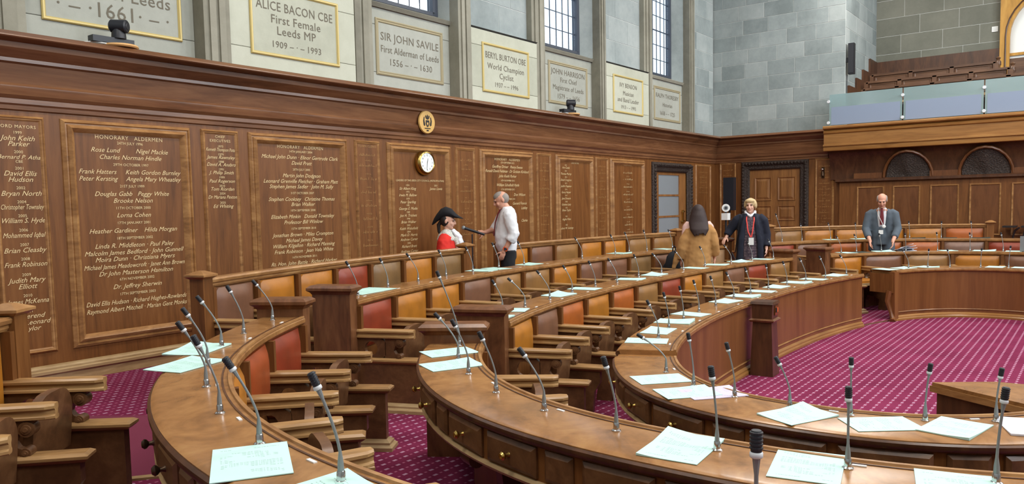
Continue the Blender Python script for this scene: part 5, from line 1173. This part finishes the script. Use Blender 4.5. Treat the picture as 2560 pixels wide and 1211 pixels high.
def face(par, c, R, k=1.0):
    def p(x, y, z): return c+R @ V(x*k, y*k, z*k)
    M = R.to_4x4()
    for sx_ in (-1, 1):
        MB().ball(p(sx_*.031, -.083, .008), (.011*k, .007*k, .006*k), 8, 6, M).build('eye', 'eye_dark', par, smooth=True, local=True)
        MB().tube([p(sx_*.016, -.094, .028), p(sx_*.034, -.094, .033), p(sx_*.052, -.082, .027)], .0045*k, 6).build('eyebrow', 'grey_hair', par, local=True)
    MB().tube([p(-.024, -.091, -.055), p(0, -.099, -.057), p(.024, -.091, -.055)], [.003*k, .006*k, .003*k], 8).build('mouth', 'lip', par, local=True)
def rotm(pitch, yaw=0.0, roll=0.0): return Matrix.Rotation(yaw, 3, 'Z') @ Matrix.Rotation(pitch, 3, 'X') @ Matrix.Rotation(roll, 3, 'Y')
def build_body(par, H, pose, skin='skin'):
    """H: body scale (1 = 1.75 m adult); facing -y, own left at +x"""
    mb = MB(); hp, ch, nk, hd, R = pose['hip'], pose['chest'], pose['neck'], pose['head'], pose['R']
    for sx_ in (-1, 1):
        mb.tube([hp+V(sx_*.09*H, 0, -.02), V(sx_*.10*H, hp.y*.5, .50*H), V(sx_*.10*H, .02, .09*H)], [.082*H, .058*H, .036*H], 12)
        mb.tube([V(sx_*.10*H, .05*H, .045*H), V(sx_*.105*H, -.06*H, .04*H), V(sx_*.11*H, -.17*H, .03*H)], [(.04*H, .035*H), (.04*H, .035*H), (.035*H, .02*H)], 10)
    mid = (hp+ch)/2
    mb.loft([(hp.x, hp.y, hp.z-.06*H, .13*H, .09*H), (hp.x, hp.y, hp.z+.04*H, .15*H, .10*H), (mid.x, mid.y, mid.z, .13*H, .09*H), (ch.x, ch.y, ch.z, .15*H, .10*H), (ch.x, ch.y, ch.z+.12*H, .155*H, .085*H), (nk.x, nk.y, nk.z-.02, .07*H, .06*H)])
    mb.tube([nk-V(0, 0, .05*H), nk, hd-R @ V(0, -.01, .06*H)], [.062*H, .052*H, .05*H], 12)
    head(mb, hd, R, pose.get('hk', 1.0))
    for sh, el, wr, hdir, pn, side, curl in pose['arms']:
        mb.tube([sh, (sh+el)/2, el, (el*2+wr)/3, wr], [.052*H, .046*H, .040*H, .039*H, .027*H], 12); mb.ball(sh, .050*H, 10, 8)
        mb.tube([nk-V(0, 0, .09*H), sh-V(0, 0, .02*H)], [.04*H, .04*H], 10)
        hand(mb, wr, hdir, pn, side, curl, pose.get('handk', 1.0))
    b = mb.build('body', skin, par, local=True); remesh(b, .0075, 2); face(b, hd, R, pose.get('hk', 1.0)); return b
def garment(name, par, mat, rings, sleeves=(), vox=.014, wr=.016, extra=None):
    m = MB()
    if rings: m.loft(rings)
    for pts, rad in sleeves: m.tube(pts, rad, 14)
    if extra: extra(m)
    o = m.build(name, mat, par, local=True); remesh(o, vox, 3)
    if wr: wrinkle(o, wr)
    return o
def shoes(par):
    for sx_ in (-1, 1): m = MB(); m.tube([V(sx_*.10, .075, .05), V(sx_*.105, -.05, .045), V(sx_*.112, -.19, .03), V(sx_*.113, -.21, .025)], [(.05, .05), (.05, .05), (.045, .03), (.02, .015)], 12); m.build('shoe', 'shoe_black', par, smooth=True, local=True)

# --- man in a white shirt speaking into the stand microphone
pm_ = thing('person', 'man in white shirt and dark trousers holding a stand microphone', 'person', (8.27, 6.42, 0), math.radians(-136))
R = rotm(math.radians(24)); hd = V(0, -.07, 1.60)
arms = [(V(-.19, -.01, 1.43), V(-.245, -.14, 1.20), V(-.11, -.30, 1.165), V(.35, -1, -.02), V(.95, .25, .1), -1, .75), (V(.19, .01, 1.43), V(.245, .07, 1.15), V(.215, -.07, .92), V(-.08, -.35, -.92), V(-1, 0, 0), -1, .35)]
b = build_body(pm_, 1.0, dict(hip=V(0, 0, .95), chest=V(0, 0, 1.25), neck=V(0, .0, 1.50), head=hd, R=R, arms=arms))
garment('shirt', pm_, 'white_cotton', [(0, 0, .90, .165, .125), (0, -.015, 1.0, .185, .150), (0, -.02, 1.12, .185, .150), (0, .0, 1.28, .185, .135), (0, .02, 1.40, .19, .115), (0, .02, 1.475, .13, .09), (0, .005, 1.515, .068, .066)],
        [([V(-.15, 0, 1.44), V(-.20, -.02, 1.40), V(-.248, -.14, 1.20), V(-.225, -.18, 1.188)], [.075, .085, .068, .062]), ([V(.15, 0, 1.44), V(.205, .01, 1.40), V(.25, .07, 1.15), V(.238, .03, 1.08), V(.232, .01, 1.05)], [.075, .088, .075, .076, .074])], wr=.022)
garment('trousers', pm_, 'black_cloth', [(0, 0, .80, .155, .125), (0, 0, .90, .160, .125), (0, 0, .955, .150, .118)], [([V(s*.085, 0, .92), V(s*.10, .0, .5), V(s*.10, .02, .06)], [.105, .085, .075]) for s in (-1, 1)], wr=.012)
MB().loft([(0, 0, .945, .162, .128), (0, 0, .975, .162, .128)]).build('belt', 'shoe_black', pm_, local=True)
w = arms[1][2]; MB().tube([w+V(.008, .035, .05), w+V(.002, .01, .015)], .034, 14).build('watch_strap', 'orange_rubber', pm_, local=True); MB().box(w.x+.028, w.x+.04, w.y, w.y+.04, w.z+.015, w.z+.05).build('watch_face', 'black_plastic', pm_, local=True)
MB().tube([V(0, -.075, 1.49), V(0, -.115, 1.42), V(0, -.155, 1.30), V(0, -.18, 1.12)], [(.02, .012), (.022, .01), (.03, .008), (.035, .008)], 8).build('tie', 'red_tie', pm_, local=True)
hm = MB(); Mr = R.to_4x4(); hm.ball(hd+R @ V(0, .040, .012), (.081, .078, .080), 16, 12, Mr); hm.ball(hd+R @ V(0, .0, .06), (.068, .085, .062), 16, 12, Mr); h_ = hm.build('hair', 'grey_hair', pm_, smooth=True, local=True)
shoes(pm_)

# --- child in mayoral robes and a black bicorne hat
pc_ = thing('person', 'child in scarlet robe, white fur and lace and black bicorne hat', 'person', (7.66, 6.96, 0), math.radians(28))
R = rotm(math.radians(10)); hd = V(0, -.02, 1.335)
arms = [(V(-.14, 0, 1.13), V(-.19, .0, .94), V(-.18, -.06, .76), V(0, -.25, -.97), V(1, 0, 0), -1, .4), (V(.14, 0, 1.13), V(.19, .0, .94), V(.18, -.06, .76), V(0, -.25, -.97), V(-1, 0, 0), -1, .4)]
build_body(pc_, .76, dict(hip=V(0, 0, .72), chest=V(0, 0, .97), neck=V(0, 0, 1.19), head=hd, R=R, arms=arms, hk=.92, handk=.8), 'skin_pale')
garment('robe', pc_, 'scarlet_robe', [(0, 0, .03, .27, .24), (0, 0, .4, .23, .20), (0, 0, .8, .19, .16), (0, 0, 1.0, .175, .14), (0, 0, 1.12, .17, .115), (0, 0, 1.18, .10, .08)],
        [([V(s*.12, 0, 1.13), V(s*.19, 0, 1.06), V(s*.23, -.01, .88), V(s*.235, -.05, .74)], [.075, .09, .10, .115]) for s in (-1, 1)], wr=.025)
garment('fur_collar', pc_, 'white_fur', [(0, 0, 1.075, .165, .135), (0, 0, 1.10, .165, .13), (0, 0, 1.15, .14, .11), (0, 0, 1.20, .095, .08), (0, 0, 1.225, .07, .065)], [([V(0, -.13, 1.12), V(0, -.17, .95), V(0, -.20, .70), V(0, -.22, .45)], [(.085, .05), (.09, .045), (.085, .04), (.08, .04)])], wr=.03, vox=.012)
garment('lace_jabot', pc_, 'white_cotton', None, [([V(0, -.075, 1.22), V(0, -.165, 1.12), V(0, -.21, .98), V(0, -.22, .90)], [(.05, .03), (.07, .035), (.075, .03), (.05, .02)])], wr=.035, vox=.01)
for x, z in ((-.06, 1.0), (.075, .97), (.02, 1.05), (.05, .90)): MB().ball(V(x, -.228, z), (.010, .01, .02), 8, 6).build('ermine_tail', 'black_hair', pc_, local=True)
hm = MB(); hm.ball(hd+V(0, .03, .012), (.078, .085, .088), 14, 10); hm.tube([hd+V(0, .09, .0), hd+V(0, .135, -.05), hd+V(0, .13, -.14), hd+V(0, .11, -.2)], [.03, .026, .02, .008], 10); hm.build('hair', 'black_hair', pc_, smooth=True, local=True)
hat = MB(); secs = []                                     # fore-and-aft bicorne: crown rising in the middle, tips front and back
for y, zb, zt, w in ((-.215, .028, .036, .02), (-.17, .034, .062, .06), (-.11, .040, .105, .085), (-.05, .045, .175, .095), (.03, .045, .205, .095), (.10, .030, .175, .08), (.16, -.005, .105, .055), (.205, -.04, .04, .028), (.235, -.055, -.03, .01)):
    secs.append([(w*math.cos(2*math.pi*j/14), y, (zb+zt)/2+(zt-zb)/2*math.sin(2*math.pi*j/14)) for j in range(14)])
vs = [hd+V(*p)*.95 for s in secs for p in s]; n = 14
hat.add(vs, [(i*n+j, i*n+(j+1) % n, (i+1)*n+(j+1) % n, (i+1)*n+j) for i in range(len(secs)-1) for j in range(n)]+[tuple(range(n)), tuple(range((len(secs)-1)*n, len(secs)*n))])
hat.build('bicorne_hat', 'black_cloth', pc_, smooth=True, local=True)

# --- woman in a camel coat seen from behind
pw = thing('person', 'woman with long dark hair and camel coat seen from behind', 'person', (10.62, 4.70, ZB), math.radians(117))
R = rotm(math.radians(4), math.radians(-22)); hd = V(0, -.01, 1.495)
arms = [(V(-.155, 0, 1.31), V(-.215, .04, 1.06), V(-.235, -.06, .84), V(-.1, -.4, -.9), V(1, 0, 0), -1, .35), (V(.155, 0, 1.31), V(.22, .06, 1.06), V(.245, .02, .80), V(.0, -.15, -1), V(-1, 0, 0), -1, .35)]
build_body(pw, .94, dict(hip=V(0, 0, .86), chest=V(0, 0, 1.14), neck=V(0, 0, 1.38), head=hd, R=R, arms=arms))
garment('top', pw, 'pink_top', [(0, 0, 1.0, .165, .12), (0, 0, 1.25, .175, .12), (0, 0, 1.36, .15, .09), (0, 0, 1.40, .06, .055)], [([V(s*.12, 0, 1.34), V(s*.165, .0, 1.29), V(s*.20, .04, 1.10)], [.06, .062, .05]) for s in (-1, 1)], wr=.006)
garment('camel_coat', pw, 'camel_coat', [(.03, .02, .22, .25, .20), (.03, .02, .5, .23, .185), (.02, .02, .85, .20, .165), (.0, .03, 1.08, .185, .15), (-.015, .04, 1.22, .175, .125), (-.03, .05, 1.30, .15, .10), (-.035, .05, 1.335, .10, .07)],
        [([V(-.13, .02, 1.29), V(-.195, .04, 1.20), V(-.23, .05, 1.03), V(-.24, -.03, .88)], [.07, .075, .07, .068]), ([V(.13, .04, 1.21), V(.20, .06, 1.10), V(.235, .07, .98), V(.25, .03, .84)], [.075, .08, .075, .074]), ([V(.15, .04, 1.27), V(.24, .06, 1.02), V(.32, .05, .80), V(.36, .03, .68)], [(.04, .03), (.05, .03), (.05, .03), (.03, .02)])], wr=.02, vox=.014)
hm = MB(); hm.ball(hd+V(0, .015, .022), (.092, .112, .104), 16, 12); rr = random.Random(12)
for i in range(22):                                        # long straight locks falling down the back
    a = math.radians(-85+170*i/21); x, y = .088*math.sin(a), .02+.095*math.cos(a); L_ = rr.uniform(.0, .06)
    hm.tube([hd+V(x*.85, y*.85, .05), hd+V(x*1.12, y+.02, -.04), hd+V(x*1.35, y*.7+.075, -.14), hd+V(x*1.35-.01, y*.5+.145, -.24), hd+V(x*1.0-.015, y*.4+.175, -.34+L_)], [.018, .02, .02, .016, .005], 8)
h_ = hm.build('hair', 'dark_hair', pw, local=True); remesh(h_, .009, 1)

# --- woman in navy coat with red lanyard
pn = thing('person', 'woman in navy coat with red lanyard leaning on a desk end', 'person', (12.62, 4.66, ZB), math.radians(-69.6))
R = rotm(math.radians(4), math.radians(-10)); hd = V(0, -.02, 1.575)
arms = [(V(-.185, 0, 1.37), V(-.315, .06, 1.18), V(-.385, -.0, 1.055), V(-.3, -.3, -.45), V(0, 0, -1), 1, .25), (V(.185, 0, 1.37), V(.245, .05, 1.10), V(.255, -.02, .86), V(.0, -.2, -.98), V(-1, 0, 0), -1, .35)]
build_body(pn, .97, dict(hip=V(0, 0, .90), chest=V(0, 0, 1.19), neck=V(0, 0, 1.44), head=hd, R=R, arms=arms), 'skin_pale')
garment('dress', pn, 'tweed_dress', [(0, -.02, .42, .19, .15), (0, -.02, .7, .18, .15), (0, -.03, .95, .165, .14), (0, -.03, 1.2, .15, .135), (0, -.02, 1.36, .12, .10), (0, 0, 1.43, .07, .065)], wr=.008)
def lapels(m):
    for s in (-1, 1): m.tube([V(s*.06, -.075, 1.45), V(s*.10, -.135, 1.28), V(s*.145, -.16, 1.0), V(s*.165, -.16, .6)], [(.03, .02), (.045, .02), (.05, .02), (.05, .02)], 10)
def halfcoat(m, s):
    rs = [(s*.135, .03, .46, .10, .17), (s*.13, .03, .8, .095, .16), (s*.125, .03, 1.1, .085, .145), (s*.12, .03, 1.3, .08, .125), (s*.10, .02, 1.39, .085, .095), (s*.06, .035, 1.445, .06, .06)]
    m.loft(rs)
def coat(m):
    halfcoat(m, -1); halfcoat(m, 1); m.loft([(0, .09, .46, .2, .10), (0, .08, 1.1, .18, .09), (0, .07, 1.38, .13, .06), (0, .06, 1.45, .07, .03)]); lapels(m)
garment('navy_coat', pn, 'navy_coat', None, [([V(-.13, 0, 1.39), V(-.20, .01, 1.34), V(-.32, .06, 1.18), V(-.375, .015, 1.085)], [.075, .085, .075, .062]), ([V(.13, 0, 1.39), V(.20, .01, 1.33), V(.252, .05, 1.10), V(.258, -.01, .90)], [.075, .085, .078, .068])], extra=coat, wr=.012)
garment('scarf_collar', pn, 'white_cotton', None, [([V(-.075, .0, 1.48), V(-.07, -.06, 1.45), V(0, -.10, 1.40), V(.07, -.06, 1.45), V(.075, .0, 1.48)], .026)], wr=.01, vox=.01)
for s in (-1, 1): MB().tube([V(s*.055, -.05, 1.46), V(s*.06, -.155, 1.34), V(s*.035, -.19, 1.15), V(.01+s*.006, -.195, 1.06)], [(.009, .004)]*4, 6).build('lanyard', 'red_lanyard', pn, local=True)
MB().box(-.025, .055, -.205, -.198, .93, 1.05).build('badge', 'white_plastic', pn, local=True)
hm = MB(); hm.ball(hd+R @ V(0, .022, .040), (.098, .108, .088), 16, 12, R.to_4x4()); hm.ball(hd+R @ V(.0, -.055, .082), (.075, .045, .034), 12, 8, R.to_4x4())
for s in (-1, 1): hm.ball(hd+R @ V(s*.084, .0, .01), (.02, .055, .06), 10, 8, R.to_4x4())
h_ = hm.build('hair', 'blonde_hair', pn, local=True); remesh(h_, .010, 2); wrinkle(h_, .02)
MB().tube([V(-.16, -.06, 1.42), V(-.20, -.10, 1.1), V(-.24, -.06, .8)], .008, 6).build('bag_strap', 'black_cloth', pn, local=True)

# --- man in grey suit bending over the desk
ps = thing('person', 'man in grey suit and red tie bending over the desk', 'person', (14.62, 3.06, ZB), math.radians(-78.5))
R = rotm(math.radians(26)); hd = V(0, -.225, 1.615)
arms = [(V(-.185, -.09, 1.40), V(-.25, -.14, 1.13), V(-.175, -.36, .92), V(.05, -.35, -.92), V(1, -.2, 0), -1, .35), (V(.185, -.09, 1.40), V(.25, -.14, 1.13), V(.175, -.36, .92), V(-.05, -.35, -.92), V(-1, -.2, 0), -1, .35)]
build_body(ps, 1.02, dict(hip=V(0, .06, .96), chest=V(0, -.06, 1.27), neck=V(0, -.15, 1.49), head=hd, R=R, arms=arms))
garment('trousers', ps, 'grey_suit', [(0, .05, .82, .165, .13), (0, .05, 1.0, .165, .13)], [([V(s*.085, .05, .95), V(s*.10, .02, .5), V(s*.10, .02, .06)], [.105, .088, .078]) for s in (-1, 1)], wr=.01)
garment('shirt', ps, 'white_cotton', [(0, -.05, 1.15, .12, .115), (0, -.085, 1.35, .11, .11), (0, -.11, 1.45, .085, .085), (0, -.145, 1.495, .066, .064)], wr=0)
def suit(m):
    for s in (-1, 1):
        m.loft([(s*.10, .03, .74, .115, .155), (s*.10, .02, .95, .105, .155), (s*.10, -.03, 1.15, .10, .145), (s*.11, -.07, 1.32, .095, .115), (s*.105, -.09, 1.41, .09, .085), (s*.065, -.09, 1.475, .05, .05)])
    m.loft([(0, .08, .74, .16, .10), (0, .03, 1.15, .16, .10), (0, -.03, 1.38, .14, .07), (0, -.06, 1.475, .07, .04)])
    m.loft([(0, -.085, .85, .11, .08), (0, -.105, 1.0, .09, .075), (0, -.12, 1.13, .055, .06), (0, -.13, 1.2, .015, .02)])
garment('suit_jacket', ps, 'grey_suit', None, [([V(s*.13, -.085, 1.42), V(s*.195, -.10, 1.385), V(s*.25, -.14, 1.13), V(s*.20, -.28, .985)], [.068, .075, .068, .060]) for s in (-1, 1)], extra=suit, wr=.010)
MB().tube([V(0, -.225, 1.49), V(0, -.235, 1.44), V(0, -.235, 1.32), V(0, -.225, 1.2)], [(.018, .012), (.022, .01), (.032, .008), (.03, .008)], 8).build('tie', 'red_tie', ps, local=True)
for s in (-1, 1):
    MB().tube([V(s*.05, -.21, 1.50), V(s*.06, -.235, 1.38), V(.03+s*.02, -.25, 1.22), V(.035, -.255, 1.16)], .005, 6).build('lanyard', 'white_plastic', ps, local=True)
MB().box(-.045, .025, -.262, -.255, 1.04, 1.11).build('badge', 'white_plastic', ps, local=True); MB().ball(V(.035, -.265, 1.17), (.03, .012, .028), 10, 8).build('rosette', 'white_plastic', ps, local=True)
hm = MB(); Mr = R.to_4x4()
for s in (-1, 1): hm.ball(hd+R @ V(s*.060, .025, .025), (.026, .070, .055), 12, 8, Mr)
hm.ball(hd+R @ V(0, .075, .0), (.06, .038, .055), 12, 8, Mr); h_ = hm.build('hair', 'grey_hair', ps, smooth=True, local=True)
shoes(ps)
